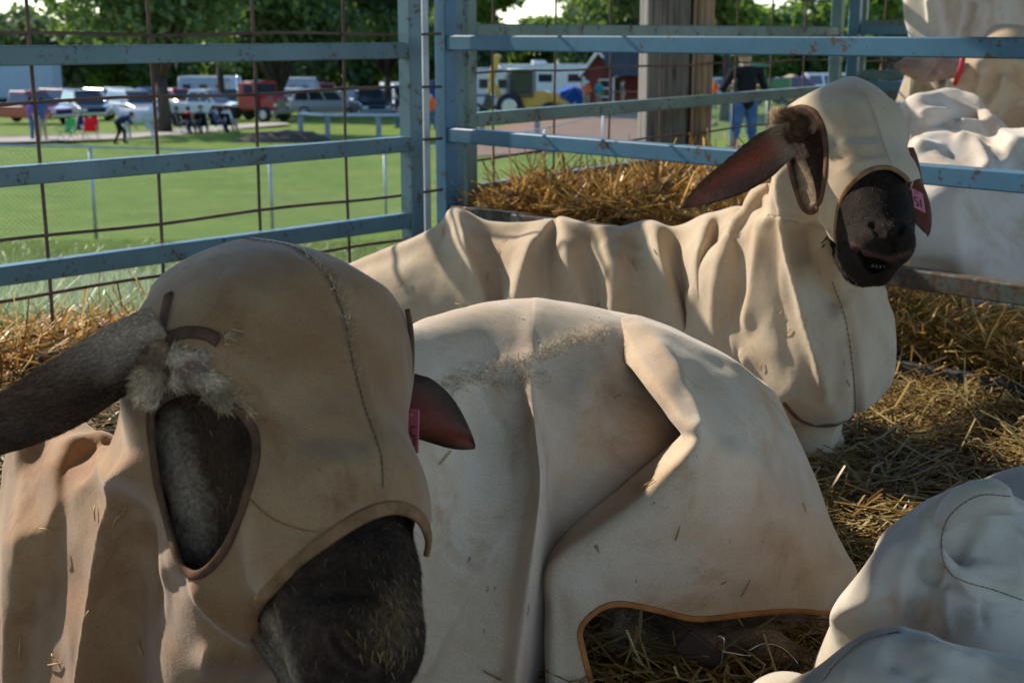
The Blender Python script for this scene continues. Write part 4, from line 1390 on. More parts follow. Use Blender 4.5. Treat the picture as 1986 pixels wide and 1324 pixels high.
cv, cf = nets(coat3, 0.0042, 0.02, [[ell(at(1935, 1062, 1.115), (.045, .035, .022)), .03], [cone(at(1905, 1262, 1.10), at(2010, 1245, 1.08), .010, .017), .012]])
folds3 = [
    ('a', [(1838, 1120), (1836, 1180), (1842, 1245)], 9, 0.007),
    ('r', [(1800, 1040), (1760, 1100), (1740, 1200)], 30, 0.008), ('r', [(1815, 1075), (1790, 1150), (1775, 1230)], 26, -0.010),
    ('a', [(1770, 1030), (1715, 1095), (1672, 1190)], 16, 0.007), ('r', [(1740, 1130), (1715, 1200)], 16, -0.005),
    ('s', [(1590, 1335), (1620, 1288), (1680, 1243), (1750, 1226)], 9, -0.006, (.1, .1)),
    ('r', [(1910, 1150), (1906, 1230)], 6, -0.005), ('a', [(1760, 1240), (1830, 1262), (1930, 1300)], 16, 0.007), ('r', [(1700, 1270), (1760, 1290), (1800, 1330)], 26, -0.008), ('r', [(1650, 1290), (1640, 1330)], 14, 0.005),
]
cv = fold(facet(laplace(cv, cf, 1), cf, 60, .45, .9, .14, 3, lim=.012), cf, folds3)
nn = vnormals(cv, cf); cv = laplace(cv + nn * (vnoise(cv, 15, 23) * 0.0015)[:, None], cf, 1, .4)
bv = bvh_of(cv, cf)
cv2, cf2 = clip(cv, cf, (cv[:, 2] - 0.015) * 1000)
c3 = link_mesh('coat', cv2, cf2, M_GREY, s3)
stitch_line('back_seam', bv, [(1598, 1320), (1625, 1285), (1680, 1242), (1745, 1225)], c3, M_THREAD_DARK, 0.005, 0.0046, 0.0009)
stitch_line('shoulder_seam', bv, [(1960, 962), (1895, 962), (1838, 1005), (1826, 1070), (1852, 1118), (1930, 1144), (1990, 1165)], c3, M_THREAD_DARK, 0.005, 0.0046, 0.0009)
tv, tf = nets([cone(at(1890, 1190, 1.28), at(2080, 1230, 1.25), 0.04, 0.06), ell(at(1930, 1262, 1.14), (.045, .03, .02))], 0.006, 0.03)
link_mesh('body', tv, tf, M_HIDE, s3, True, True, {'Col': np.tile(BROWN, (len(tv), 1)), 'thin': np.zeros(len(tv))})
# ------------------------------------------------------------------ pen and ground
def painted(name, c, rust):
    m = NT(name)
    f1 = m.noise(14.0, 6, 0.75); f2 = m.noise(90.0, 6, 0.75)
    a = m.ramp(m.math('ADD', m.math('MULTIPLY', f1, .6), m.math('MULTIPLY', f2, .5)), [(rust, 0), (rust + .035, 1)])
    tone = m.ramp(m.noise(4.0, 5, .6), [(.3, tuple(x * .75 for x in c[:3]) + (1,)), (.7, tuple(min(1, x * 1.2) for x in c[:3]) + (1,))])
    ru = m.ramp(m.noise(80.0, 4, .7), [(.3, (0.05, 0.032, 0.022, 1)), (.7, (0.13, 0.09, 0.06, 1))])
    m.col(m.mix(a, tone, ru))
    m.rough(m.ramp(a, [(0, .42), (1, .9)])); m.p.inputs['Specular IOR Level'].default_value = .3
    m.bump(f2, .15, .002)
    return m.m
M_BLUE = painted("paint_blue", (0.062, 0.155, 0.235, 1), .615)
M_TEAL = painted("paint_teal", (0.11, 0.19, 0.21, 1), .60)
M_GREEN = painted("paint_grey_green", (0.12, 0.185, 0.165, 1), .59)
M_RUSTY = painted("paint_worn", (0.10, 0.12, 0.10, 1), .50)
M_WIRE = plain("wire_rust", (0.095, 0.052, 0.036, 1), 0.8, var=.5, scale=12)
M_GALV = plain("galvanised_steel", (0.36, 0.37, 0.38, 1), 0.5, .5, var=.2, scale=8)
M_DARKBAR = plain("bar_dark", (0.022, 0.022, 0.023, 1), 0.8, var=.35, scale=9)

def zrow(py, Y):  # height at the pixel row for a depth
    v = (662 - py) / FPX
    return CH + Y * (-ST + v * CT) / (CT + v * ST)
def plane_at(px, P0, P1):
    """point (X,Y) on the vertical plane through P0,P1 seen in pixel column px (near the horizon row)"""
    a = (px - 993) / FPX / (CT + (662 - 300) / FPX * ST)
    x0, y0 = P0; x1, y1 = P1
    # x = a*y ; x = x0 + t dx, y = y0 + t dy
    t = (a * y0 - x0) / ((x1 - x0) - a * (y1 - y0))
    return np.array((x0 + t * (x1 - x0), y0 + t * (y1 - y0)))

def xy(px, py, Y):
    p = at(px, py, Y); return (p[0], p[1])
TUBE = 0.040
def panel(name, label, P0, P1, zs, posts, mat, group='steel panels of the sheep pens', ztop=1.25, mats=None):
    """rails between two plan points, square posts at given plan points"""
    o = empty(name, (P0[0], P0[1], 0), label, 'pen panel', group)
    for i, z in enumerate(zs):
        m = MB(); m.bar((*P0, z), (*P1, z), TUBE, TUBE, .003)
        m.build('rail', mats[i] if mats else mat, o)
    ang = math.atan2(P1[1] - P0[1], P1[0] - P0[0])
    for q in posts:
        m = MB(); m.box((q[0], q[1], ztop / 2), (TUBE * 1.15, TUBE * 1.15, ztop), ang, None, .003)
        m.build('post', mat, o)
    return o

LC = xy(798, 250, 3.60); LE = xy(-420, 340, 2.36)
Lend = xy(0, 340, 2.757)
dL = np.array(Lend) - np.array(LC); dL /= np.linalg.norm(dL)
LE = tuple(np.array(LC) + dL * 1.9)
RC = xy(866, 250, 3.80); Rend = xy(1986, 300, 2.57)
dR = np.array(Rend) - np.array(RC); dR /= np.linalg.norm(dR)
RE = tuple(np.array(RC) + dR * 2.1)
zL = [0.672, 0.430, 0.227, 0.03, 0.92, 1.17]
zR = [0.690, 0.440, 0.225, 0.030, 0.93, 1.17]
def off(P, d, s): return (P[0] + d[0] * s, P[1] + d[1] * s)
panel('pen_panel', 'teal steel panel on the grass side with shaded rails, left of the corner posts', off(LC, dL, .025), LE, zL, [LC], M_TEAL)
panel('pen_panel', 'bright blue steel panel running from the corner posts behind the tan hooded sheep', off(RC, dR, .025), RE, zR, [RC], M_BLUE, mats=[M_BLUE, M_BLUE, M_RUSTY, M_DARKBAR, M_BLUE, M_BLUE])
# third: the back side of the neighbour pen, seen through the blue one
BC = xy(905, 250, 3.93); BEa = xy(1618, 170, 6.05)
dB = np.array(BEa) - np.array(BC); LB = np.linalg.norm(dB); dB /= LB
zB = [0.722, 0.470, 0.262, 0.05, 0.95, 1.18]
panel('pen_panel', 'grey green steel panel closing the straw filled pen, in front of the wooden post', off(BC, dB, .025), BEa, zB, [BC, off(BEa, dB, -.0)], M_GREEN)
FC = xy(1655, 100, 5.75); FE = xy(2150, 110, 5.3)
dF = np.array(FE) - np.array(FC); dF /= np.linalg.norm(dF)
panel('pen_panel', 'short blue and grey panel behind the standing sheep, farthest to the right', off(FC, dF, .025), FE, [zrow(58, 5.7), zrow(167, 5.7), zrow(270, 5.7)], [FC], M_BLUE)
panel('pen_panel', 'thin grey steel panel just beyond the short blue one', off(xy(1668, 100, 5.95), dF, .02), xy(2150, 110, 5.5), [zrow(48, 5.9), zrow(146, 5.9)], [xy(1668, 100, 5.95)], M_GREEN)

# wire mesh panels
def wire_mesh(label, P0, d, L, cols, zs, r=0.0042, ztop=1.25):
    o = empty('wire_mesh', (P0[0], P0[1], 0), label, 'wire mesh', 'welded wire mesh behind the pen panels')
    m = MB()
    for s in cols:
        q = off(P0, d, s)
        m.tube([(q[0] + .002 * math.sin(z * 7 + s * 5), q[1], z) for z in np.linspace(0.0, ztop, 9)], r, 6)
    m.build('upright_wires', M_WIRE, o, True)
    m = MB()
    nrm = (-d[1], d[0])
    for z in zs:
        m.tube([(P0[0] + d[0] * s - nrm[0] * .007, P0[1] + d[1] * s - nrm[1] * .007, z + .003 * math.sin(s * 9 + z * 31)) for s in np.linspace(0, L, 24)], r, 6)
    m.build('cross_wires', M_WIRE, o, True)
    return o
WL0 = xy(860, 250, 3.74); 
WLp = off(WL0, dL, 0)
def col_s(px, P0, d):
    q = plane_at(px, P0, (P0[0] + d[0], P0[1] + d[1])); return (q[0] - P0[0]) * d[0] + (q[1] - P0[1]) * d[1]
colsL = [col_s(p, WL0, dL) for p in (672, 500, 304, 76)]
colsL += [colsL[-1] + .22, colsL[-1] + .44]
wire_mesh('rusty wire mesh along the grass behind the teal panel', WL0, dL, 2.1, colsL, [0.715, 0.575, 0.43, 0.29, 0.165, 0.075, .85, 1.0, 1.15])
WB0 = xy(905, 250, 4.03)
colsB = [col_s(p, WB0, dB) for p in (957, 1075, 1180, 1278, 1345, 1420, 1487, 1551, 1610)]
wire_mesh('rusty wire mesh of the straw pen crossing the wooden post', WB0, dB, LB, colsB, [0.60, 0.47, 0.345, 0.24, .14, .85, 1.0, 1.15], 0.004)
WF0 = off(xy(1660, 100, 6.1), dF, 0)
wire_mesh('wire mesh beyond the short blue panel at far right', WF0, dF, 1.3, [.12, .3, .48, .66, .84], [zrow(120, 6.0), zrow(205, 6.0), zrow(240, 6.0)], 0.004)
# thin grey upright between the two panels
gp = MB(); q = xy(826, 250, 3.78); gp.box((q[0], q[1], .62), (.018, .022, 1.24), .4, None, .002)
tag(gp.build('steel_upright', M_GALV), 'thin grey steel upright in the gap between the teal and blue corner posts', 'upright')
# blue inner post beside the right panel's own post
gp = MB(); q = xy(884, 250, 3.86); gp.box((q[0], q[1], .62), (TUBE * .8, TUBE * .9, 1.24), .7, None, .003)
tag(gp.build('steel_post', M_TEAL), 'blue grey steel post between the bright blue post and the straw pen corner', 'post')

# wooden post
def wood(name, c0, c1, sc):
    m = NT(name)
    mp = m.n('ShaderNodeMapping'); mp.inputs['Scale'].default_value = (1, 1, 0.045)
    m.l(m.pos(), mp.inputs['Vector'])
    f = m.noise(sc, 7, .68, mp.outputs[0], .6)
    kn = m.noise(2.2, 3, .5)
    m.col(m.mix(m.math('MULTIPLY', m.ramp(kn, [(.5, 0), (.75, 1)]), .5), m.ramp(f, [(.33, c0), (.52, c1), (.68, tuple(x * 1.25 for x in c1[:3]) + (1,))]), c0)).rough(.9)
    m.p.inputs['Specular IOR Level'].default_value = .15
    m.bump(f, .7, .01)
    return m.m
M_WGREY = wood("wood_weathered", (0.06, 0.05, 0.042, 1), (0.19, 0.165, 0.14, 1), 42)
M_WTAN = wood("wood_new", (0.15, 0.085, 0.05, 1), (0.32, 0.215, 0.135, 1), 48)
wp = empty('barn_post', (*xy(1310, 300, 5.35), 0), 'square wooden barn post, weathered grey with fresh tan boards on its right side', 'post')
A = np.array(xy(1286, 300, 5.3))
m = MB(); m.box((A[0], A[1] + .06, 1.35), (.165, .165, 2.7), .12, None, .006); m.build('weathered_timber', M_WGREY, wp)
for px, w_ in ((1342, .046), (1362, .040)):
    q = np.array(xy(px, 300, 5.33)); m = MB(); m.box((q[0], q[1] + .05, 1.34), (w_, .15, 2.68), .12, None, .004); m.build('board', M_WTAN, wp)

# unseen barn roof added over the camera, eave placed to shade the nearest head
EZ = 2.62
e0 = np.array((A[0] - .12, A[1] + .02)) + np.array((-.672, .74)) * .55; ed = np.array((-0.74, -0.672)); ed /= np.linalg.norm(ed)
en = np.array((0.672, -0.74))            # towards the barn inside
rm = MB()
def rp(s, t, z): p = e0 + ed * s + en * t; return (p[0], p[1], z)
th = .05
V_ = [rp(-8, 0, EZ), rp(14, 0, EZ), rp(14, 9, EZ + 1.6), rp(-8, 9, EZ + 1.6)]
V_ = V_ + [(x, y, z + th) for x, y, z in V_]
rm.add(V_, [(0, 1, 2, 3), (7, 6, 5, 4), (0, 4, 5, 1), (1, 5, 6, 2), (2, 6, 7, 3), (3, 7, 4, 0)])
roof = tag(rm.build('barn_shade_roof', plain('roof_underside', (.16, .12, .09, 1), .8)), 'unseen plank roof of the open barn, its eave set to shade the nearest sheep', 'roof')

# ------------------------------------------------------------------ ground
PROF = np.array([(-60, 0.3), (0, 0), (3.4, -0.02), (4.4, -.2), (7, -.57), (10, -.98), (14, -1.5), (18, -2.0), (22, -2.48), (26, -2.92), (35, -3.3), (50, -3.42), (70, -4.05), (90, -4.75), (130, -6.2), (250, -9.0), (900, -14), (2200, -16)])
def perp(X, Y): return Y
def gz(X, Y):
    """ground height: the pens stand on a flat pad, the field falls away beyond them"""
    X = np.asarray(X, float); Y = np.asarray(Y, float)
    ly = (X - LC[0]) * (-dL[1]) + (Y - LC[1]) * dL[0]       # distance outside the grass side panel
    z = np.interp(Y, PROF[:, 0], PROF[:, 1])
    u = X / np.maximum(Y, 1.0)
    z = z * (1 - .45 * np.clip((u + .11) / .29, 0, 1) * np.clip((62 - Y) / 32, 0, 1) - .15 * np.clip((u + .05) / .12, 0, 1) * np.clip((Y - 50) / 20, 0, 1) * np.clip((200 - Y) / 80, 0, 1))
    flat = np.clip((X - 0.1) / 2.2, 0, 1) * np.clip((8.5 - Y) / 3.0, 0, 1)
    return z * (1 - flat)
yy = np.concatenate((np.linspace(-40, 0, 12), np.linspace(.4, 12, 60), np.linspace(12.5, 60, 70), np.linspace(62, 300, 60), np.geomspace(310, 2200, 20)))
tx = np.linspace(-1, 1, 121); tx = np.sign(tx) * np.abs(tx) ** 1.7
GV = []
for y in yy:
    wdt = 60 + max(0, y) * 1.2
    x = tx * wdt
    z = gz(x, np.full_like(x, y)) - 0.006
    if y > 12: z = z + .05 * np.sin(x * .35 + y * .21) * min(1, (y - 12) / 20)
    GV.append(np.stack((x, np.full_like(x, y), z), 1))
GV = np.concatenate(GV); n1 = len(tx)
i, j = np.meshgrid(np.arange(len(yy) - 1), np.arange(n1 - 1), indexing='ij')
a = (i * n1 + j).ravel()
GF = np.stack((a, a + 1, a + n1 + 1, a + n1), 1)
def ground_mat():
    m = NT("grass_field_soil")
    f = m.noise(.5, 8, .75); f2 = m.noise(9, 5, .7); f3 = m.noise(.06, 4, .6)
    g = m.ramp(f, [(.3, (0.085, 0.15, 0.014, 1)), (.5, (0.18, 0.255, 0.026, 1)), (.72, (0.29, 0.31, 0.06, 1))])
    g = m.mix(.45, g, m.ramp(f2, [(.3, (0.03, 0.06, 0.01, 1)), (.7, (0.17, 0.24, 0.05, 1))]))
    g = m.mix(m.math('MULTIPLY', m.ramp(m.noise(1.6, 7, .8), [(.45, 0), (.62, 1)]), .6), g, (0.075, 0.125, 0.014, 1))
    g = m.mix(m.math('MULTIPLY', m.ramp(f3, [(.5, 0), (.7, 1)]), .35), g, (0.20, 0.18, 0.07, 1))
    d = m.ramp(f2, [(.3, (0.035, 0.024, 0.016, 1)), (.7, (0.09, 0.065, 0.045, 1))])
    m.col(m.mix(m.attr('soil'), g, d)).rough(.95)
    m.p.inputs['Specular IOR Level'].default_value = .1
    m.bump(m.noise(30, 6, .75), .8, .03)
    return m.m
soil = np.zeros(len(GV))
lyd = (GV[:, 0] - LC[0]) * dL[1] - (GV[:, 1] - LC[1]) * dL[0]
nl0 = np.array((-dL[1], dL[0])); nl0 = nl0 if nl0[0] < 0 else -nl0
soil[((GV[:, 0] - LC[0]) * nl0[0] + (GV[:, 1] - LC[1]) * nl0[1] < .03) & (GV[:, 1] < 4)] = 1
soil[(GV[:, 1] < 8) & (GV[:, 0] > -.3) & ((GV[:, 1] - BC[1]) * dB[0] - (GV[:, 0] - BC[0]) * dB[1] < .1)] = 1
ground = link_mesh('ground', GV, GF, ground_mat(), None, True, True, {'soil': soil})
tag(ground, kind='structure')

# ------------------------------------------------------------------ straw
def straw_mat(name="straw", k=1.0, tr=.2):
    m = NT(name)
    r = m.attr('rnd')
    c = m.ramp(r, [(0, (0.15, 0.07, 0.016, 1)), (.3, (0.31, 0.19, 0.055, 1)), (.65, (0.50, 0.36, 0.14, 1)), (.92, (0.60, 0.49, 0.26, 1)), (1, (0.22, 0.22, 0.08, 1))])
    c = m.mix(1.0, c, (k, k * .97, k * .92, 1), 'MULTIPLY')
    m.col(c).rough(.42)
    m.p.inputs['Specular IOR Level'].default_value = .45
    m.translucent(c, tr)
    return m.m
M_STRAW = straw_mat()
M_STRAW_SHADED = straw_mat('straw_trampled_shaded', .95, .18)  # trampled bedding, also darkened in colour for the shade on the floor
M_STRAW_SUNLIT = straw_mat('straw_sunlit', 1.6, .5)  # brightened straw copy, sunlight put into its colour
def straw(name, label, P, Lr, wr, up=0.25, bendk=.35, mat=None):
    """flat hollow-looking stalks lying and poking out at points P"""
    n = len(P)
    a = rng.random(n) * 2 * np.pi
    e = rng.normal(size=n) * up
    D = np.stack((np.cos(a) * np.cos(e), np.sin(a) * np.cos(e), np.sin(e)), 1)
    L = Lr[0] + (Lr[1] - Lr[0]) * rng.random(n) ** 1.6
    w = wr[0] + (wr[1] - wr[0]) * rng.random(n)
    side = np.cross(D, np.tile((0, 0, 1.0), (n, 1))); side /= np.maximum(np.linalg.norm(side, axis=1), 1e-6)[:, None]
    upv = np.cross(side, D)
    bend = rng.normal(size=(n, 3)) * bendk
    seg = 3
    V = np.empty((n, (seg + 1) * 3, 3))
    for i in range(seg + 1):
        t = i / seg
        c = P + D * (L * (t - .5))[:, None] + bend * (L * (t - .5) ** 2)[:, None]
        for k in range(3):
            an = 2 * np.pi * k / 3 + .5
            V[:, i * 3 + k] = c + side * (w * .5 * math.cos(an))[:, None] + upv * (w * .32 * math.sin(an))[:, None]
    q = []
    for i in range(seg):
        for k in range(3):
            l = (k + 1) % 3
            q.append((i * 3 + k, i * 3 + l, i * 3 + 3 + l, i * 3 + 3 + k))
    q = np.array(q)
    F = (np.arange(n)[:, None, None] * (seg + 1) * 3 + q[None]).reshape(-1, 4)
    rnd = np.repeat(rng.random(n), (seg + 1) * 3)
    o = link_mesh(name, V.reshape(-1, 3), F, mat or M_STRAW, None, False, True, {'rnd': rnd})
    return tag(o, label, 'straw', None, 'stuff')
def scatter(n, px, py, zf, h):
    """n points on the pad inside a pixel box"""
    u = rng.random((n, 2))
    out = []
    for a, b in u:
        q = at_z(px[0] + (px[1] - px[0]) * a, py[0] + (py[1] - py[0]) * b, 0.0)
        out.append((q[0], q[1], zf(q[0], q[1]) + rng.random() * h))
    return np.array(out)
# near pen floor
n = 17000
X = rng.uniform(-1.3, 1.45, n); Y = rng.uniform(1.15, 2.75, n)
P = np.stack((X, Y, .004 + .035 * rng.random(n) ** 1.5), 1)
straw('straw_bedding', 'loose golden straw covering the floor of the near pen', P, (.04, .26), (.0018, .0055), .16, mat=M_STRAW_SHADED)
n = 12000
X = rng.uniform(.2, 1.45, n); Y = rng.uniform(1.2, 2.7, n)
straw('straw_chaff', 'fine broken chaff among the straw of the near pen floor', np.stack((X, Y, .006 + .032 * rng.random(n)), 1), (.012, .07), (.0012, .003), .3, mat=M_STRAW_SHADED)
n = 1500
straw('straw_litter', 'straw and chaff under the lifted hem of the nearest cream coat', np.stack((rng.uniform(.05, .42, n), rng.uniform(1.22, 1.5, n), .005 + .06 * rng.random(n) ** 1.5), 1), (.03, .14), (.002, .0045), .3)
# beyond the right panel, heaped
n = 8000
s_ = rng.uniform(.75, 2.1, n); t_ = np.abs(rng.normal(0, .22, n)) + .03
nr = np.array((-dR[1], dR[0]))
if nr @ np.array((1, 1)) < 0: nr = -nr
PX = RC[0] + dR[0] * s_ + nr[0] * t_; PY = RC[1] + dR[1] * s_ + nr[1] * t_
hz = .24 * np.exp(-((s_ - 1.0) / .30) ** 2) * np.exp(-((t_ - .1) / .25) ** 2) + .04 + .05 * np.exp(-((s_ - 1.5) / .3) ** 2)
straw('straw_heap', 'sunlit heap of straw beyond the blue panel beside the tan hooded sheep', np.stack((PX, PY, hz * rng.random(n) ** .5 + .01), 1), (.04, .22), (.0018, .0055), .4, mat=M_STRAW_SUNLIT)
# the straw pen behind
n = 24000
s_ = rng.uniform(.05, 1.7, n); t_ = rng.uniform(0.0, 1.0, n)
base = np.array(RC)
PX = RC[0] + .05 + dR[0] * s_ * .62 + nr[0] * t_ * 1.5 ; PY = RC[1] + .10 + dR[1] * s_ * .62 + nr[1] * t_ * 1.5
gap = np.clip(((PY - BC[1]) * dB[0] - (PX - BC[0]) * dB[1]), -5, 5)
ok = gap < -.05
PX, PY = PX[ok], PY[ok]; n = len(PX)
hz = .27 + .06 * vnoise(np.stack((PX, PY, PX * 0), 1), 5, 2)
straw('straw_pile', 'deep sunlit straw filling the pen behind the blue panel', np.stack((PX, PY, np.maximum(hz * rng.random(n) ** .25, .01)), 1), (.05, .32), (.002, .0068), .5, mat=M_STRAW_SUNLIT)
# left, between panel and mesh
n = 2000
s_ = rng.uniform(.55, 1.9, n); t_ = rng.normal(.0, .10, n)
nl = np.array((-dL[1], dL[0])); 
if nl[0] > 0: nl = -nl
PX = LC[0] + dL[0] * s_ + nl[0] * (t_ + .03); PY = LC[1] + dL[1] * s_ + nl[1] * (t_ + .03)
straw('straw_bank', 'bank of straw and stalks along the foot of the teal panel', np.stack((PX, PY, .015 + .07 * rng.random(n) * np.clip((s_ - .5) / .5, .2, 1)), 1), (.05, .28), (.0025, .006), .5, mat=M_STRAW_SUNLIT)

# ------------------------------------------------------------------ grass
def grass_mat(name, c0, c1, c2):
    m = NT(name)
    r = m.attr('rnd')
    c = m.ramp(r, [(0, c0), (.6, c1), (1, c2)])
    m.col(c).rough(.36)
    m.p.inputs['Specular IOR Level'].default_value = .55
    m.translucent(m.mix(.5, c, (0.28, 0.36, 0.06, 1)), .4)
    return m.m
M_GR = grass_mat("grass_blades", (0.05, 0.085, 0.018, 1), (0.12, 0.17, 0.035, 1), (0.24, 0.25, 0.12, 1))
n = 120000
Yg = 3.2 * np.exp(rng.random(n) ** 1.15 * math.log(16 / 3.2))
half = (1050 / FPX)
Xg = (rng.uniform(-1080, 420, n) / FPX) * Yg * 1.0
ly = (Xg - LC[0]) * nl[0] + (Yg - LC[1]) * nl[1]
keep = (ly > .06) | (Yg > 6.5)
gp_ = ((Yg - BC[1]) * dB[0] - (Xg - BC[0]) * dB[1])
keep &= (Xg < -.1) | (gp_ > .15)
Xg, Yg = Xg[keep], Yg[keep]; n = len(Xg)
sc_ = np.clip(Yg / 6, .75, 1.25)
D = np.stack((rng.normal(0, .45, n), rng.normal(0, .45, n), np.ones(n)), 1)
Vg, Fg, rg = strands(np.stack((Xg, Yg, gz(Xg, Yg) - .008), 1), D, (.03 + .05 * rng.random(n)) * sc_, (.0035 + .003 * rng.random(n)) * sc_, bend=rng.normal(size=(n, 3)) * np.array((.5, .5, .2)), seg=2)
tag(link_mesh('grass', Vg, Fg, M_GR, None, True, True, {'rnd': rg}), 'short backlit grass growing over the field beyond the pens', 'grass', None, 'stuff')

# near dewy grass: its silvery backlit glint is put into pale blade colours
n = 42000
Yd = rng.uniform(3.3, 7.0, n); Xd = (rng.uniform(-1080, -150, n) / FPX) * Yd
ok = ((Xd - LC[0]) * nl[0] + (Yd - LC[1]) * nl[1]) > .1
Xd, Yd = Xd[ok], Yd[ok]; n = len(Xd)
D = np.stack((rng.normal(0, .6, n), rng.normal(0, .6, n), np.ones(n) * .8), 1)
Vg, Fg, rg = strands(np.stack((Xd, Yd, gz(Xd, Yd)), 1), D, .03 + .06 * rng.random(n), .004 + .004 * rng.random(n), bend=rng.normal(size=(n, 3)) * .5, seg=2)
tag(link_mesh('dew_glint_grass', Vg, Fg, grass_mat("grass_dew_glint", (0.22, 0.28, 0.15, 1), (0.45, 0.50, 0.36, 1), (0.75, 0.77, 0.66, 1)), None, True, True, {'rnd': rg}), 'dewy grass just beyond the teal panel, its silvery glint put into pale colour', 'grass', None, 'stuff')

# bits of straw stuck to the coats
PB, NB = [], []
g_ = random.Random(5)
for bvx, boxes in ((BV1, ((840, 1600, 640, 1170), (40, 280, 950, 1300))), (BV2, ((780, 1330, 440, 600), (1420, 1720, 430, 800)))):
    for x0, x1, y0, y1 in boxes:
        for k in range(9):
            p_, n_ = hit(bvx, g_.uniform(x0, x1), g_.uniform(y0, y1))
            if p_ is not None: PB.append(p_ + n_ * .0018); NB.append(n_)
mb = MB()
for p_, n_ in zip(PB, NB):
    t_ = n_.cross(Vector((g_.gauss(0, 1), g_.gauss(0, 1), g_.gauss(0, 1)))).normalized(); L_ = g_.uniform(.003, .013)
    mb.tube([p_ - t_ * L_, p_ + n_ * .001, p_ + t_ * L_], [.0006, .0009, .0005], 5)
tag(mb.build('straw_bits', plain('straw_bit', (.42, .27, .09, 1), .6), None, True), 'bits of straw and chaff stuck to the canvas coats', 'straw', None, 'stuff')
# ================================================================== beyond the pens
def place(px, Y):
    """a spot on the ground in the photo's column at forward distance Y"""
    z = gz((px - 993) / FPX * Y, Y)
    for _ in range(4):
        row = 662 - FPX * ((z - CH) * CT + Y * ST) / (Y * CT - (z - CH) * ST)
        X = at(px, row, Y)[0]; z = float(gz(X, Y))
    return np.array((X, Y, z))

# ------------------------------------------------------------------ more animals at the right
def cloth_sheep(label, prims, mat, folds, h=0.009, k=0.03, body=None, bcol=PALE, noise=.004, solid=True):
    pz = np.mean([p[1] for p in prims if not isinstance(p, list)], 0)
    s = empty('sheep', (pz[0], pz[1], 0), label, 'sheep', 'coated sheep in the pens beyond')
    v, f = nets(prims, h, k)
    v = fold(facet(laplace(v, f, 2), f, 50, .9, .6, .14, len(label), lim=.03), f, folds)
    v = v + vnormals(v, f) * (vnoise(v, 10, 31) * noise)[:, None]
    v = laplace(v, f, 1, .4)
    v2, f2 = clip(v, f, (v[:, 2] - .02) * 1000)
    c = link_mesh('coat', v2, f2, mat, s)
    if body:
        bvt, bf = nets(body, 0.009, .03)
        nz = np.clip(.7 + .5 * vnoise(bvt, 40, 4), .2, 1.2)[:, None]
        link_mesh('body', bvt, bf, M_HIDE, s, True, True, {'Col': nz * bcol, 'thin': np.zeros(len(bvt))})
    return s, c, v, f
s4, c4, v4, f4 = cloth_sheep('large white coated sheep lying on straw on the far side of the blue panel',
    [cone(at(1810, 440, 3.25), at(2250, 430, 3.4), .205, .24), cone(at(1880, 510, 3.2), at(2250, 530, 3.25), .16, .18),
     cone(at(1800, 620, 3.12), at(2200, 640, 3.1), .05, .07)], M_WHITE,
    [('a', [(1850, 262), (1885, 275), (1905, 310), (1912, 340)], 18, .02, (.1, .1)), ('r', [(1760, 290), (1800, 285), (1840, 292)], 10, .012),
     ('r', [(1900, 262), (1935, 275), (1960, 310)], 16, -.018), ('a', [(1930, 255), (1965, 280), (1990, 320)], 16, .02, (.1, .0)),
     ('r', [(1780, 262), (1790, 300)], 14, .012), ('r', [(1840, 380), (1860, 500), (1850, 640)], 30, .008), ('a', [(1935, 560), (1948, 610), (1940, 665)], 12, .014)],
    body=[cone(at(1880, 480, 3.35), at(2200, 480, 3.4), .13, .13), cone(at(1850, 560, 3.3), at(1900, 690, 3.3), .05, .03)], bcol=WOOL)
s5, c5, v5, f5 = cloth_sheep('standing sheep in a pale tan hood with red strap, ear held out sideways',
    [ell(at(1930, 150, 4.5), (.125, .14, .105)), cone(at(1885, 175, 4.45), at(1880, 250, 4.45), .06, .055), cone(at(1960, 180, 4.5), at(2080, 260, 4.6), .12, .2),
     cone(at(2050, 330, 4.7), at(2300, 330, 4.9), .24, .25), cone(at(2010, 270, 4.6), at(2010, 380, 4.6), .10, .12), cone(at(1965, 100, 4.5), at(2060, 150, 4.5), .08, .1)], M_TAN,
    [('a', [(1890, 115), (1900, 150), (1885, 200), (1875, 255)], 9, .016, (.1, .0)), ('r', [(1868, 180), (1866, 220), (1868, 258)], 8, .012),
     ('a', [(1945, 140), (1940, 175), (1910, 210), (1890, 245)], 11, .022, (.1, .1)), ('r', [(1925, 130), (1920, 165), (1905, 195)], 10, -.014), ('a', [(1990, 195), (1950, 205), (1910, 235), (1890, 260)], 10, .02, (.1, .1)),
     ('r', [(1975, 120), (1960, 160), (1925, 210)], 12, -.014)],
    body=[cone(at(1925, 150, 4.5), at(1960, 190, 4.5), .09, .08), cone(at(2050, 330, 4.7), at(2300, 330, 4.9), .18, .18),
          cone(at(2060, 380, 4.65), (at(2060, 380, 4.65)[0], 4.65, 0.0), .05, .025), cone(at(2110, 380, 4.8), (at(2110, 380, 4.8)[0], 4.8, 0.0), .05, .025),
          cone(at(2300, 380, 4.8), (at(2300, 380, 4.8)[0], 4.8, 0.0), .06, .025), cone(at(2300, 380, 5.0), (at(2300, 380, 5.0)[0], 5.0, 0.0), .06, .025)])
eV, eF, eC, eT = ear_mesh(at(1866, 132, 4.42), at(1741, 128, 4.36), at(1800, 165, 4.4) - at(1800, 105, 4.4), .098, cup=-.35, th=.014, root=.62, inner_sign=-1, peak=.5)
nz = (vnoise(eV, 40, 3) * .5 + vnoise(eV, 100, 4) * .5)[:, None]
uu = np.repeat(np.tile(np.linspace(0, 1, 22), 2), 12)[:, None]; vv = np.tile(np.linspace(-1, 1, 12), 44)[:, None]
eC = np.array((.40, .29, .23)) * (.75 + .35 * nz) * (1 - .45 * np.clip((uu - .35) * 1.6, 0, 1) * np.clip(.9 - abs(vv), 0, 1))
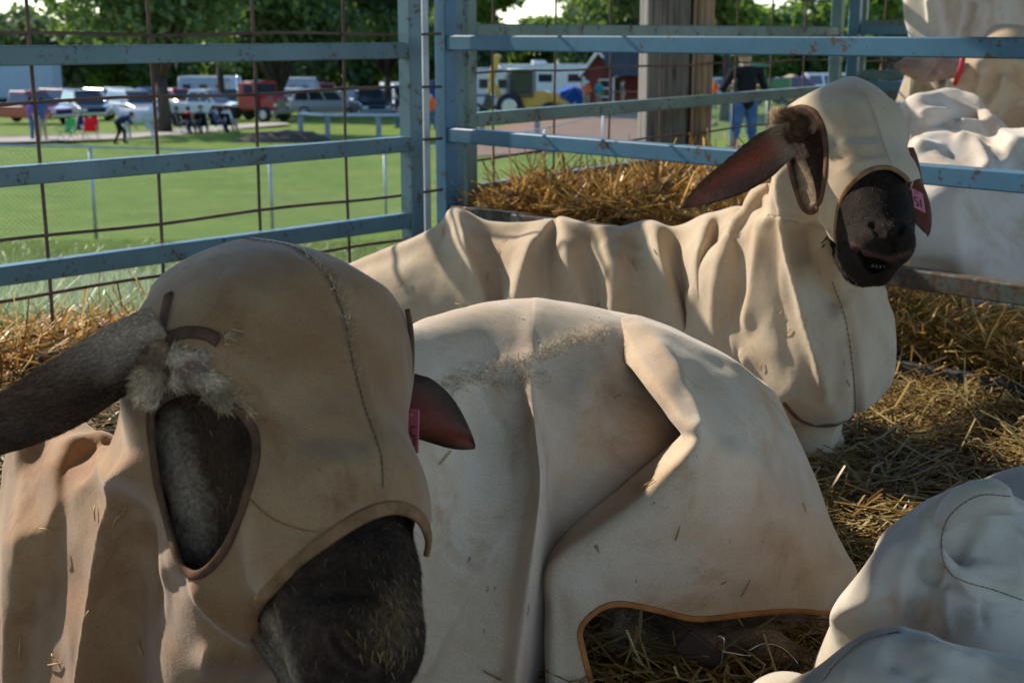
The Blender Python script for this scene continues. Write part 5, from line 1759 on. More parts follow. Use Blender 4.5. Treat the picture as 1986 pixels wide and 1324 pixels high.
b5 = [o for o in s5.children if o.name.startswith('body')][0]
eo = link_mesh('ear', eV, eF, M_EAR, s5, True, True, {'Col': eC, 'thin': eT * .2})
fur_on('ear_fur', s5, eV, tri_of(eF), eC * 1.5, 5000, .012, .0013, (-1, -.1, 0), .35)
sm = MB(); sm.tube([at(1869, 100, 4.33), at(1866, 125, 4.33), at(1860, 145, 4.34), at(1852, 164, 4.36)], [.009, .009, .009, .008], 8)
sm.build('strap', plain('strap_red', (.45, .02, .03, 1), .6), s5, True)
s6, c6, v6, f6 = cloth_sheep('standing sheep whose draped cream coat fills the upper right corner',
    [cone(at(1850, -40, 5.15), at(2300, -60, 5.3), .17, .22), cone(at(1820, 20, 5.1), at(2250, 30, 5.2), .10, .14), cone(at(1815, 60, 5.1), at(1990, 90, 5.12), .07, .07)], M_WHITE,
    [('a', [(1800, -10), (1805, 40), (1800, 90)], 9, .02, (.1, 0)), ('r', [(1830, -10), (1840, 50), (1835, 95)], 9, -.02, (.1, 0)), ('a', [(1860, -10), (1862, 40), (1845, 95)], 10, .026, (.1, 0)),
     ('r', [(1885, 0), (1870, 50), (1860, 90)], 9, -.024, (.1, 0)), ('r', [(1900, 0), (1890, 40)], 9, .02), ('r', [(1925, 0), (1915, 60)], 9, -.016), ('r', [(1950, 10), (1945, 70)], 10, .014)],
    body=[cone(at(1880, 0, 5.2), at(2250, 0, 5.3), .13, .15)] + [cone(at(q, 60, y), (at(q, 60, y)[0], y, 0.0), .06, .025) for q, y in ((1840, 5.1), (1870, 5.3), (2200, 5.15), (2230, 5.35))], bcol=WOOL)
s7, c7, v7, f7 = cloth_sheep('low sheep in rumpled pale coat tucked under the outstretched ear',
    [cone(at(1790, 235, 3.95), at(1850, 230, 4.1), .055, .07), cone(at(1800, 265, 3.9), at(1900, 290, 4.0), .05, .1), cone(at(1840, 330, 4.0), at(1990, 380, 4.1), .13, .16)], M_WHITE,
    [('r', [(1770, 238), (1800, 240), (1845, 232)], 6, -.016), ('r', [(1775, 222), (1810, 215), (1850, 216)], 7, .012), ('r', [(1780, 252), (1815, 250), (1850, 252)], 6, -.012)],
    body=[cone(at(1850, 340, 4.0), at(1990, 390, 4.1), .09, .1)], bcol=WOOL)
s8, c8, v8, f8 = cloth_sheep('tan coated sheep half hidden below the short blue rail',
    [cone(at(1790, 175, 5.35), at(1880, 170, 5.4), .085, .1), cone(at(1800, 230, 5.35), at(1880, 250, 5.4), .08, .1)], M_TAN,
    [('a', [(1812, 160), (1818, 190), (1810, 215)], 7, .02, (.1, .1)), ('r', [(1795, 165), (1790, 205)], 7, -.016)],
    body=[cone(at(1800, 190, 5.38), at(1880, 210, 5.42), .06, .07)] + [cone(at(q, 240, 5.38), (at(q, 240, 5.38)[0], 5.38, 0.0), .05, .03) for q in (1805, 1870)], bcol=PALE)

# ------------------------------------------------------------------ people
M_SKIN = plain('skin', (.42, .24, .17, 1), .6, var=.1)
def cloth_m(n, c): return plain('cloth_' + n, c, .9, var=.25, scale=8, spec=.1)
CL = {'denim': cloth_m('denim', (.055, .10, .21, 1)), 'black': cloth_m('black', (.012, .012, .014, 1)), 'orange': cloth_m('orange', (.75, .12, .02, 1)),
      'teal': cloth_m('teal', (.04, .30, .34, 1)), 'grey': cloth_m('grey', (.10, .10, .11, 1)), 'purple': cloth_m('purple', (.12, .09, .28, 1)),
      'white': cloth_m('white', (.7, .7, .68, 1)), 'navy': cloth_m('navy', (.02, .03, .07, 1)), 'red': cloth_m('red', (.4, .03, .03, 1)), 'khaki': cloth_m('khaki', (.32, .26, .18, 1)),
      'blue': cloth_m('blue', (.03, .10, .40, 1)), 'hair': cloth_m('hair', (.03, .02, .015, 1)), 'straw': cloth_m('straw_hat', (.16, .13, .10, 1)), 'fair': cloth_m('fair', (.35, .25, .14, 1))}
def person(label, loc, pose, shirt, pants, hat=None, rz=0.0, H=1.72, group='people on the field', h=0.028, hair='hair'):
    """one continuous figure, +Y is the way it faces before turning"""
    if pose == 'stand':
        J = dict(hip=(0, 0, .92), sh=(0, -.01, 1.40), hd=(0, .03, 1.60), kn=[(s * .10, .01, .50) for s in (-1, 1)], an=[(s * .12, -.02, .09) for s in (-1, 1)],
                 el=[(s * .27, -.04, 1.13) for s in (-1, 1)], wr=[(s * .27, .06, .90) for s in (-1, 1)])
    elif pose == 'fold':
        J = dict(hip=(0, 0, .92), sh=(0, -.01, 1.40), hd=(0, .04, 1.59), kn=[(s * .11, .02, .50) for s in (-1, 1)], an=[(s * .15, -.02, .09) for s in (-1, 1)],
                 el=[(s * .28, .04, 1.14) for s in (-1, 1)], wr=[(s * .03, .22, 1.18 + .03 * s) for s in (-1, 1)])
    elif pose == 'sit':
        J = dict(hip=(0, -.12, .46), sh=(0, -.24, .92), hd=(0, -.16, 1.12), kn=[(s * .12, .30, .50) for s in (-1, 1)], an=[(s * .12, .42, .09) for s in (-1, 1)],
                 el=[(s * .27, -.16, .68) for s in (-1, 1)], wr=[(s * .14, .12, .60) for s in (-1, 1)])
    else:
        J = dict(hip=(0, -.15, .80), sh=(0, .22, 1.02), hd=(0, .42, 1.08), kn=[(-.12, .10, .46), (.12, -.10, .46)], an=[(-.12, .08, .09), (.12, -.30, .09)],
                 el=[(s * .25, .36, .78) for s in (-1, 1)], wr=[(s * .16, .52, .62) for s in (-1, 1)])
    sc = H / 1.72
    A = {k: (np.array(v) * sc) for k, v in J.items()}
    pr = [('s', cone(A['hip'] + (0, 0, .02), A['sh'] * .55 + A['hip'] * .45, .125, .135)), ('s', cone(A['sh'] * .55 + A['hip'] * .45, A['sh'] + (0, 0, -.03), .14, .115)),
          ('k', cone(A['sh'] + (0, 0, .02), A['hd'] - (0, 0, .06), .055, .05)), ('k', ell(A['hd'], (.078, .098, .118)))]
    for i, s in enumerate((-1, 1)):
        shd = A['sh'] + np.array((s * .17, 0, 0)); hp = A['hip'] + np.array((s * .085, 0, -.02))
        pr += [('s', cone(A['sh'] + np.array((s * .08, 0, 0)), shd, .085, .068)), ('s', cone(shd, A['el'][i], .062, .047)), ('k', cone(A['el'][i], A['wr'][i], .043, .031)),
               ('k', ell(A['wr'][i] + (A['wr'][i] - A['el'][i]) * .22, (.035, .035, .055))),
               ('p', cone(hp, A['kn'][i], .098, .07)), ('p', cone(A['kn'][i], A['an'][i], .066, .046)),
               ('b', cone(A['an'][i] + np.array((0, -.02, -.04)), A['an'][i] + np.array((0, .14, -.055)), .045, .035))]
    v, f = nets([p for _, p in pr], h, .03)
    ct = v[f].mean(1)
    D = np.stack([sd(ct, p) for _, p in pr], 1)
    kinds = {'s': 0, 'k': 1, 'p': 2, 'b': 3}
    mi = np.array([kinds[t] for t, _ in pr])[D.argmin(1)]
    o = empty('person', tuple(loc), label, 'person', group, rz)
    link_mesh('body', v, f, [CL[shirt], M_SKIN, CL[pants], CL['black']], o, True, False, None, mi)
    hd = A['hd']
    if hat:
        m = MB(); m.tube([hd + (0, -.01, .05), hd + (0, -.01, .07), hd + (0, -.01, .075)], [.19, .19, .10], 16)
        m.tube([hd + (0, -.01, .07), hd + (0, -.01, .14), hd + (0, -.01, .17)], [.105, .095, .06], 14)
        m.build('hat', CL[hat], o, True, False)
    else:
        hv_, hf_ = nets([ell(hd + (0, -.025, .035), (.088, .095, .105))], .02, .02)
        link_mesh('hair', hv_, hf_, CL[hair], o, True, False)
    return o
def chair(label, loc, col, rz):
    o = empty('folding_chair', tuple(loc), label, 'chair', 'folding chairs at the field edge', rz)
    m = MB(); m.add([(-.26, .24, .44), (.26, .24, .44), (.26, -.2, .38), (-.26, -.2, .38), (-.26, .24, .425), (.26, .24, .425), (.26, -.2, .365), (-.26, -.2, .365)],
                    [(0, 3, 2, 1), (4, 5, 6, 7), (0, 1, 5, 4), (1, 2, 6, 5), (2, 3, 7, 6), (3, 0, 4, 7)])
    m.build('seat', CL.get(col) or col, o, False, False)
    m = MB(); m.add([(-.27, -.2, .38), (.27, -.2, .38), (.28, -.36, .92), (-.28, -.36, .92), (-.27, -.222, .38), (.27, -.222, .38), (.28, -.382, .92), (-.28, -.382, .92)],
                    [(0, 1, 2, 3), (7, 6, 5, 4), (0, 4, 5, 1), (1, 5, 6, 2), (2, 6, 7, 3), (3, 7, 4, 0)])
    m.build('backrest', CL.get(col) or col, o, False, False)
    for x in (-.29, .29):
        m = MB(); m.tube([(x, .28, 0), (x, -.22, .6)], .012, 6); m.tube([(x, -.3, 0), (x, .26, .6)], .012, 6); m.tube([(x, -.22, .6), (x, .28, .6)], .014, 6); m.tube([(x * .97, -.24, .4), (x * .97, -.36, .93)], .012, 6)
        m.build('frame', M_GALV, o, True, False)
    return o
CL['green'] = cloth_m('green', (.03, .27, .05, 1)); CL['bright_red'] = cloth_m('bright_red', (.75, .02, .02, 1))
chair('green folding camp chair standing empty on the grass', place(128, 53), 'green', R(150))
chair('bright red folding camp chair seen from behind', place(176, 54), 'bright_red', R(185))
chair('dark navy folding chair beside the bright red one', place(154, 55.5), 'navy', R(160))
person('person in denim jacket standing left of the empty green chair', place(84, 54), 'stand', 'denim', 'khaki', None, R(40))
person('person in dark top walking at the far left behind the wire', place(64, 55), 'stand', 'purple', 'denim', None, R(-60))
person('person with navy shirt leaning over beside the grey calf', place(238, 52), 'bend', 'navy', 'black', None, R(-70))
SEAT = [(352, 'black', 'navy', None, 'seated person dressed in black, leftmost of the row by the white pickup'), (372, 'red', 'black', None, 'seated person in dark red top in the row by the white pickup'),
        (393, 'grey', 'denim', 'straw', 'seated person with straw hat and outstretched jeans in the row'), (424, 'purple', 'navy', None, 'seated person in purple top in the row'), (446, 'white', 'khaki', None, 'seated person in white shirt at the right end of the row')]
for i, (px, a, b, ht, lb) in enumerate(SEAT):
    q = place(px, 60 + i * .4)
    person(lb, q, 'sit', a, b, ht, R(-50 + 25 * (i % 3)), 1.72, 'people seated in a row')
    chair(['black folding chair under the leftmost seated person', 'black folding chair under the person in dark red', 'black folding chair under the person with straw hat', 'black folding chair under the person in purple', 'black folding chair under the person in white'][i],
          q - np.array((0, 0, .0)), 'black', R(-50 + 25 * (i % 3)))
person('person in orange shirt and jeans between the corner posts', place(838, 66), 'stand', 'orange', 'denim', None, R(170))
person('person in navy shirt seen just left of the teal post', place(771, 68), 'stand', 'navy', 'denim', None, R(120))
person('person in red top standing behind the orange shirt', place(850, 70), 'stand', 'red', 'denim', None, R(60))
person('person with orange shirt and folded arms before the camper', place(1137, 80), 'fold', 'orange', 'khaki', 'white', R(170))
person('person in teal shirt facing the shed', place(1161, 82), 'stand', 'teal', 'khaki', None, R(-30), hair='fair')
person('grey haired person in grey shirt at the shed counter', place(1207, 82), 'stand', 'grey', 'khaki', None, R(-80))
person('person with orange vest near the wooden post, left of two', place(1384, 78), 'stand', 'orange', 'denim', None, R(150))
person('person with orange vest near the man in black, right of two', place(1408, 80), 'stand', 'orange', 'navy', None, R(200))
person('man in black shirt, straw hat and jeans standing with back turned', place(1440, 22.5), 'fold', 'black', 'denim', 'straw', R(15), 1.86, h=.018).scale = (1.25, 1.25, 1.0)
person('person in blue clothes standing behind the outstretched sheep ear', place(1750, 24), 'stand', 'blue', 'blue', None, R(100), h=.018)

# calf
def calf():
    o = empty('calf', tuple(place(268, 54)), 'pale grey calf standing side on at the field edge', 'calf', None, R(168))
    pr = [cone((-.62, 0, 1.05), (.55, 0, 1.02), .30, .27), ell((-.1, 0, .93), (.55, .30, .32)), cone((.55, 0, 1.08), (.98, .02, 1.30), .20, .12), cone((.98, .02, 1.30), (1.30, .02, 1.02), .12, .075),
          cone((-.75, 0, 1.15), (-.88, 0, .62), .045, .02)]
    for x, s in ((.42, 1), (.42, -1)):
        pr += [cone((x, s * .17, .85), (x + .03, s * .17, .45), .11, .06), cone((x + .03, s * .17, .45), (x, s * .17, .05), .055, .05)]
    for x, s in ((-.62, 1), (-.62, -1)):
        pr += [cone((x, s * .17, .9), (x + .10, s * .17, .62), .16, .09), cone((x + .10, s * .17, .62), (x - .12, s * .17, .42), .08, .055), cone((x - .12, s * .17, .42), (x - .08, s * .17, .05), .052, .05)]
    for s in (1, -1): pr.append(cone((.96, s * .10, 1.33), (.93, s * .24, 1.28), .04, .025))
    v, f = nets(pr, .03, .06)
    m = vnoise(v, 5, 2)[:, None] * .5 + .5
    c = np.array((.50, .50, .52)) * (.75 + .3 * m); c[v[:, 0] > .95] *= (.55)
    link_mesh('body', v, f, M_HIDE, o, True, False, {'Col': c, 'thin': np.zeros(len(v))})
    for s in (1, -1):
        mm = MB(); mm.tube([(.94, s * .06, 1.38), (.93, s * .08, 1.43)], [.02, .008], 6); mm.build('horn', M_HORN, o, True, False)
calf()

# ------------------------------------------------------------------ vehicles
M_GLASS = plain('car_glass', (.02, .03, .04, 1), .06, var=.1, spec=.8)
M_TYRE = plain('tyre', (.015, .015, .016, 1), .85); M_RIM = plain('rim', (.5, .5, .52, 1), .3, .8)
M_CHROME = plain('chrome', (.6, .6, .62, 1), .15, .95, var=.05); M_LAMP = plain('lamp_glass', (.75, .76, .78, 1), .1, .3, var=.05); M_TAIL = plain('tail_lamp', (.4, .01, .01, 1), .2)
def paint(n, c, rough=.25): return plain('paint_' + n, c, rough, .0, var=.06, spec=.6, coat=.6)
P_ = {'red': paint('red', (.33, .025, .03, 1)), 'dark': paint('dark', (.03, .035, .045, 1)), 'silver': paint('silver', (.40, .42, .45, 1)), 'white': paint('white', (.72, .73, .74, 1)),
      'champagne': paint('champagne', (.36, .33, .29, 1)), 'maroon': paint('maroon', (.18, .02, .03, 1)), 'yellow': paint('yellow', (.55, .32, .03, 1), .45), 'green': paint('green', (.02, .13, .035, 1), .4),
      'blue': paint('blue', (.04, .10, .33, 1)), 'bluegrey': paint('bluegrey', (.26, .34, .46, 1), .5), 'cream': paint('cream', (.62, .60, .55, 1))}
def wheels(o, xs, W, r=.37, wd=.24):
    for x in xs:
        for s in (-1, 1):
            m = MB(); y = s * (W / 2 - wd / 2 + .01)
            m.tube([(x, y - wd / 2, r), (x, y - wd / 2 + .03, r), (x, y + wd / 2 - .03, r), (x, y + wd / 2, r)], [r * .9, r, r, r * .9], 18)
            t = m.build('tyre', M_TYRE, o, True, False)
            m = MB(); m.tube([(x, y + s * (wd / 2 - .01), r), (x, y + s * (wd / 2 + .012), r)], [r * .6, r * .5], 14); m.build('rim', M_RIM, t, False, False)
def vehicle(kind, label, px, Y, rz, body, lower=None, L=5.0, W=1.9, cat='car'):
    """+X is forward"""
    o = empty('parked_' + {'pickup': 'pickup', 'suv': 'car', 'van': 'van'}[kind], tuple(place(px, Y)), label, cat, 'vehicles parked under the trees', R(rz))
    h0, hb = .38, 1.02 if kind != 'van' else 1.1
    Ht = {'pickup': 1.82, 'suv': 1.78, 'van': 2.15}[kind]
    x0, x1 = -L / 2, L / 2
    nose = x1 - {'pickup': 1.35, 'suv': 1.25, 'van': .75}[kind]
    w = W / 2
    prof = [(x0 + .06, h0), (x0, h0 + .25), (x0 + .02, hb), (nose, hb + .03), (x1 - .12, hb - .12), (x1, hb - .35), (x1 - .03, h0 + .05), (x1 - .12, h0)]
    m = MB(); m.prism(prof, -w, w)
    b = m.build('body', P_[body], o, False, False)
    bv_ = b.modifiers.new('soft', 'BEVEL'); bv_.width = .07; bv_.segments = 3
    if lower:
        m = MB(); m.box((0, 0, h0 + .16), (L - .10, W + .012, .30)); m.build('lower_panel', P_[lower], o, False, False)
    ca0 = {'pickup': -.55, 'suv': x0 + .12, 'van': x0 + .05}[kind]
    ca1 = nose + .08
    t0 = ca0 + (.18 if kind != 'van' else .06); t1 = ca1 - (.75 if kind != 'van' else .55)
    zb = hb - .01
    V = [(ca0, -w + .06, zb), (ca1, -w + .06, zb), (ca1, w - .06, zb), (ca0, w - .06, zb), (t0, -w + .22, Ht - .07), (t1, -w + .22, Ht - .07), (t1, w - .22, Ht - .07), (t0, w - .22, Ht - .07)]
    F = [(3, 2, 1, 0), (4, 5, 6, 7), (0, 1, 5, 4), (1, 2, 6, 5), (2, 3, 7, 6), (3, 0, 4, 7)]
    m = MB(); m.add(V, F); cb = m.build('cabin', P_[body], o, False, False)
    q = cb.modifiers.new('soft', 'BEVEL'); q.width = .05; q.segments = 2
    m = MB(); m.box(((t0 + t1) / 2, 0, Ht - .045), (t1 - t0 + .1, W - .40, .06), 0, None, .03); m.build('roof', P_[body], o, False, False)
    Va = [np.array(v) for v in V]
    def pane(a, b_, c, d, u0, u1, v0, v1, name, outw):
        def P(u, v): return (Va[a] * (1 - u) + Va[b_] * u) * (1 - v) + (Va[d] * (1 - u) + Va[c] * u) * v
        pts = [P(u0, v0), P(u1, v0), P(u1, v1), P(u0, v1)]
        n_ = np.array(outw) * .012
        mm = MB(); mm.add([p + n_ for p in pts] + [p - n_ for p in pts], [(0, 1, 2, 3), (7, 6, 5, 4), (0, 4, 5, 1), (1, 5, 6, 2), (2, 6, 7, 3), (3, 7, 4, 0)])
        mm.build(name, M_GLASS, o, False, False)
    cuts_ = {'pickup': [(.06, .50), (.54, .92)], 'suv': [(.05, .30), (.33, .60), (.63, .94)], 'van': [(.06, .34), (.38, .66), (.70, .94)]}[kind]
    for u0, u1 in cuts_:
        pane(0, 1, 5, 4, u0, u1, .12, .88, 'side_window', (0, -1, .1)); pane(3, 2, 6, 7, u0, u1, .12, .88, 'side_window', (0, 1, .1))
    pane(1, 2, 6, 5, .06, .94, .08, .92, 'windscreen', (1, 0, .3)); pane(3, 0, 4, 7, .08, .92, .2, .88, 'rear_window', (-1, 0, .1))
    if kind == 'pickup':
        m = MB(); m.box(((x0 + ca0) / 2, 0, hb + .004), (ca0 - x0 - .25, W - .3, .02)); m.build('bed_liner', M_TYRE, o, False, False)
    for s in (-1, 1):
        m = MB(); m.box((x1 - .06, s * (w - .24), hb - .27), (.10, .36, .16), 0, None, .03); m.build('headlight', M_LAMP, o, False, False)
        m = MB(); m.box((x0 + .03, s * (w - .12), hb - .18), (.08, .16, .32), 0, None, .02); m.build('tail_light', M_TAIL, o, False, False)
        m = MB(); m.box((ca1 - .45, s * (w + .10), zb + .12), (.10, .18, .16), 0, None, .03); m.build('wing_mirror', P_[body], o, False, False)
    m = MB(); m.box((x1 - .02, 0, hb - .30), (.07, W - .95, .20), 0, None, .02); m.build('grille', M_TYRE, o, False, False)
    for x in (x1 + .02, x0 - .02):
        m = MB(); m.box((x, 0, h0 + .14), (.14, W - .05, .20), 0, None, .05); m.build('bumper', M_CHROME, o, False, False)
    wheels(o, (x0 + .95, x1 - .95), W)
    return o
vehicle('pickup', 'red pickup truck parked at the far left by the blue trailer', 55, 74, -28, 'red', None, 5.6, 2.0, 'pickup')
vehicle('suv', 'dark car parked nose out between the red pickup and a silver one', 168, 80, -58, 'dark', None, 4.8, 1.9)
vehicle('suv', 'silver car with tall windows parked behind the grey calf', 262, 82, -52, 'silver', None, 4.9, 1.95)
vehicle('suv', 'pale silver car farther back above the dark one', 212, 100, -40, 'silver', None, 4.6, 1.85)
vehicle('pickup', 'white pickup truck behind the row of seated people', 392, 84, -18, 'white', None, 5.6, 2.0, 'pickup')
vehicle('suv', 'champagne and silver car parked side on right of the forked tree', 640, 90, 0, 'silver', 'champagne', 5.0, 1.95)
vehicle('van', 'maroon and white van with roof showing above the side on car', 618, 112, 5, 'maroon', 'cream', 5.2, 2.0, 'van')
vehicle('pickup', 'white pickup standing left of two white vehicles near the teal post', 727, 96, -64, 'white', None, 5.4, 2.0, 'pickup')
vehicle('van', 'white van partly hidden by the teal corner post', 775, 98, -70, 'white', None, 5.2, 2.0, 'van')
vehicle('suv', 'dark red car far off beyond the man in black', 1552, 115, 4, 'maroon', None, 4.7, 1.85)
vehicle('van', 'white van far off left of the blue panel post', 1612, 118, 2, 'white', None, 5.0, 2.0, 'van')
vehicle('suv', 'small silver car far off between wooden post and orange vests', 1393, 112, 10, 'silver', None, 4.5, 1.8)
vehicle('suv', 'dark blue car parked just left of the calf trunk, far row', 292, 104, -70, 'blue', None, 4.6, 1.85)
vehicle('suv', 'dark car in the far row between white pickup and red lorry', 455, 100, -80, 'dark', None, 4.6, 1.85)
vehicle('suv', 'dark car glimpsed between the side on car and the white pickup', 697, 106, -40, 'dark', None, 4.6, 1.85)
vehicle('suv', 'maroon car parked behind the dark car at left', 132, 98, -30, 'maroon', None, 4.6, 1.85)
vehicle('pickup', 'white pickup behind the slim trunk, far row', 672, 112, -20, 'white', None, 5.2, 1.95, 'pickup')
vehicle('suv', 'silver car in the middle of the far row, right of the forked tree', 590, 104, -35, 'silver', None, 4.7, 1.85)
vehicle('suv', 'red car in the far row just left of the red lorry', 350, 98, -50, 'red', None, 4.6, 1.85)
vehicle('pickup', 'dark pickup between silver side on car and white vehicles', 715, 88, -72, 'dark', None, 5.2, 1.95, 'pickup')
vehicle('suv', 'white car in the far row between the two pale silver cars', 240, 112, -50, 'white', None, 4.6, 1.85)
# red lorry tractor
def lorry():
    o = empty('lorry_tractor', tuple(place(500, 79)), 'tall red lorry cab facing right under the trees', 'lorry', 'vehicles parked under the trees', R(-30))
    m = MB(); m.box((.1, 0, 1.75), (1.5, 2.3, 1.9), 0, None, .12); m.build('cab', P_['red'], o, False, False)
    m = MB(); m.box((1.45, 0, 1.25), (1.3, 1.7, .95), 0, None, .15); m.build('bonnet', P_['red'], o, False, False)
    m = MB(); m.box((.862, 0, 2.15), (.03, 1.9, .75), 0, None, .01); m.build('windscreen', M_GLASS, o, False, False)
    for s in (-1, 1):
        m = MB(); m.box((.25, s * 1.155, 2.15), (.8, .03, .65), 0, None, .01); m.build('side_window', M_GLASS, o, False, False)
        m = MB(); m.box((2.1, s * .62, 1.15), (.06, .3, .22), 0, None, .02); m.build('headlight', M_LAMP, o, False, False)
        m = MB(); m.tube([(-.8, s * .95, 1), (-.8, s * .95, 3.1)], .08, 8); m.build('exhaust_pipe', M_CHROME, o, True, False)
    m = MB(); m.box((-1.9, 0, .85), (3.6, 1.0, .25), 0, None, .03); m.build('chassis', M_TYRE, o, False, False)
    m = MB(); m.box((2.13, 0, 1.2), (.05, .8, .7), 0, None, .02); m.build('grille', M_CHROME, o, False, False)
    m = MB(); m.box((2.15, 0, .68), (.2, 2.2, .3), 0, None, .05); m.build('bumper', M_CHROME, o, False, False)
    wheels(o, (1.45, -1.6, -2.8), 2.3, .52, .3)
    o.scale = (.86, .86, .86)
lorry()
def trailer(name, label, px, Y, rz, size, mat, zlow=.9, extras=True, cat='trailer', wheelx=None, ac=False, stripe=None):
    L, W, H = size
    o = empty(name, tuple(place(px, Y)), label, cat, None, R(rz))
    m = MB(); m.box((0, 0, zlow + H / 2), (L, W, H), 0, None, .12); m.build('box_body', mat, o, False, False)
    m = MB(); m.box((0, 0, zlow + H + .04), (L - .1, W - .1, .09), 0, None, .03); m.build('roof', P_['cream'], o, False, False)
    if extras:
        for x in np.linspace(-L * .32, L * .32, 3):
            for s in (-1, 1):
                m = MB(); m.box((x, s * (W / 2 + .005), zlow + H * .62), (L * .15, .03, H * .25), 0, None, .01); m.build('window', M_GLASS, o, False, False)
        for s in (-1, 1):
            m = MB(); m.box((L * .44, s * (W / 2 + .004), zlow + H * .45), (.7, .03, H * .8), 0, None, .01); m.build('door', P_['silver'], o, False, False)
    if stripe:
        for s in (-1, 1):
            m = MB(); m.box((0, s * (W / 2 + .003), zlow + H * .3), (L * .98, .02, .16)); m.build('stripe', P_[stripe], o, False, False)
    if ac:
        m = MB(); m.box((-.3, 0, zlow + H + .22), (1.0, .8, .3), 0, None, .08); m.build('air_conditioner', P_['white'], o, False, False)
    m = MB(); m.box((0, 0, zlow - .12), (L * .9, W * .5, .2)); m.build('chassis', M_TYRE, o, False, False)
    wheels(o, wheelx or (-L * .12, -L * .12 - .9), W, .4)
    return o
trailer('box_trailer', 'long blue grey box trailer at the far left behind the red pickup', -95, 104, 2, (16.5, 2.5, 2.75), P_['bluegrey'], 1.0, False, wheelx=(5.5, 4.4, -6.5))
trailer('horse_trailer', 'white horse trailer standing behind the digger arm', 945, 88, -12, (3.9, 2.1, 2.3), P_['white'], .55, True, stripe='blue')
trailer('camper', 'long white camper with an air conditioner on its roof, left of the shed', 1052, 100, 8, (6.8, 2.4, 2.25), P_['white'], .7, True, 'camper', ac=True)
trailer('camper', 'silver camper half hidden by leaves behind the white pickup', 410, 106, -15, (4.4, 2.3, 2.0), P_['bluegrey'], .6, True, 'camper')
trailer('camper', 'pale grey camper glimpsed behind the forked tree trunk', 572, 108, 0, (3.4, 2.2, 1.9), P_['bluegrey'], .6, True, 'camper')

def backhoe():
    o = empty('backhoe_loader', tuple(place(1015, 72)), 'yellow digger with raised rear arm and dark cab', 'digger', None, R(-6))
    m = MB(); m.prism([(-.6, .7), (1.9, .7), (1.95, 1.35), (1.2, 1.5), (.1, 1.5), (-.6, 1.2)], -.55, .55); m.build('chassis_and_bonnet', P_['yellow'], o, False, False)
    m = MB()
    for x in (-.75, .55):
        for s in (-1, 1): m.box((x, s * .68, 1.85), (.09, .09, 1.3), 0, None, .01)
    m.box((-.1, 0, 1.25), (1.4, 1.4, .12), 0, None, .02); m.build('cab_frame', P_['dark'], o, False, False)
    m = MB(); m.box((-.1, 0, 2.55), (1.65, 1.6, .12), 0, None, .04); m.build('cab_roof', P_['dark'], o, False, False)
    for s in (-1, 1):
        m = MB(); m.box((-.1, s * .70, 1.9), (1.15, .03, 1.1)); m.build('cab_window', M_GLASS, o, False, False)
    m = MB(); m.box((-.15, 0, 1.5), (.5, .5, .6), 0, None, .08); m.build('seat', M_TYRE, o, False, False)
    m = MB(); m.bar((-1.1, 0, .8), (-1.75, 0, 2.2), .28, .32, .02); m.bar((-1.75, 0, 2.1), (-1.35, 0, 3.35), .26, .3, .02); m.build('arm', P_['yellow'], o, False, False)
    m = MB(); m.bar((-1.3, 0, 3.3), (-1.85, 0, 1.3), .2, .22, .02); m.build('dipper', P_['yellow'], o, False, False)
    m = MB(); m.prism([(-2.2, .55), (-1.6, .5), (-1.55, 1.25), (-1.95, 1.35)], -.3, .3); m.build('rear_bucket', P_['dark'], o, False, False)
    m = MB(); m.bar((1.3, .6, 1.35), (2.75, .6, .55), .14, .2, .02); m.bar((1.3, -.6, 1.35), (2.75, -.6, .55), .14, .2, .02); m.build('loader_arms', P_['yellow'], o, False, False)
    m = MB(); m.prism([(2.6, .2), (3.35, .15), (2.85, .45), (2.7, .9)], -1.0, 1.0); m.build('front_bucket', P_['yellow'], o, False, False)
    wheels(o, (-.65,), 2.0, .72, .42); wheels(o, (1.45,), 1.8, .48, .3)
backhoe()

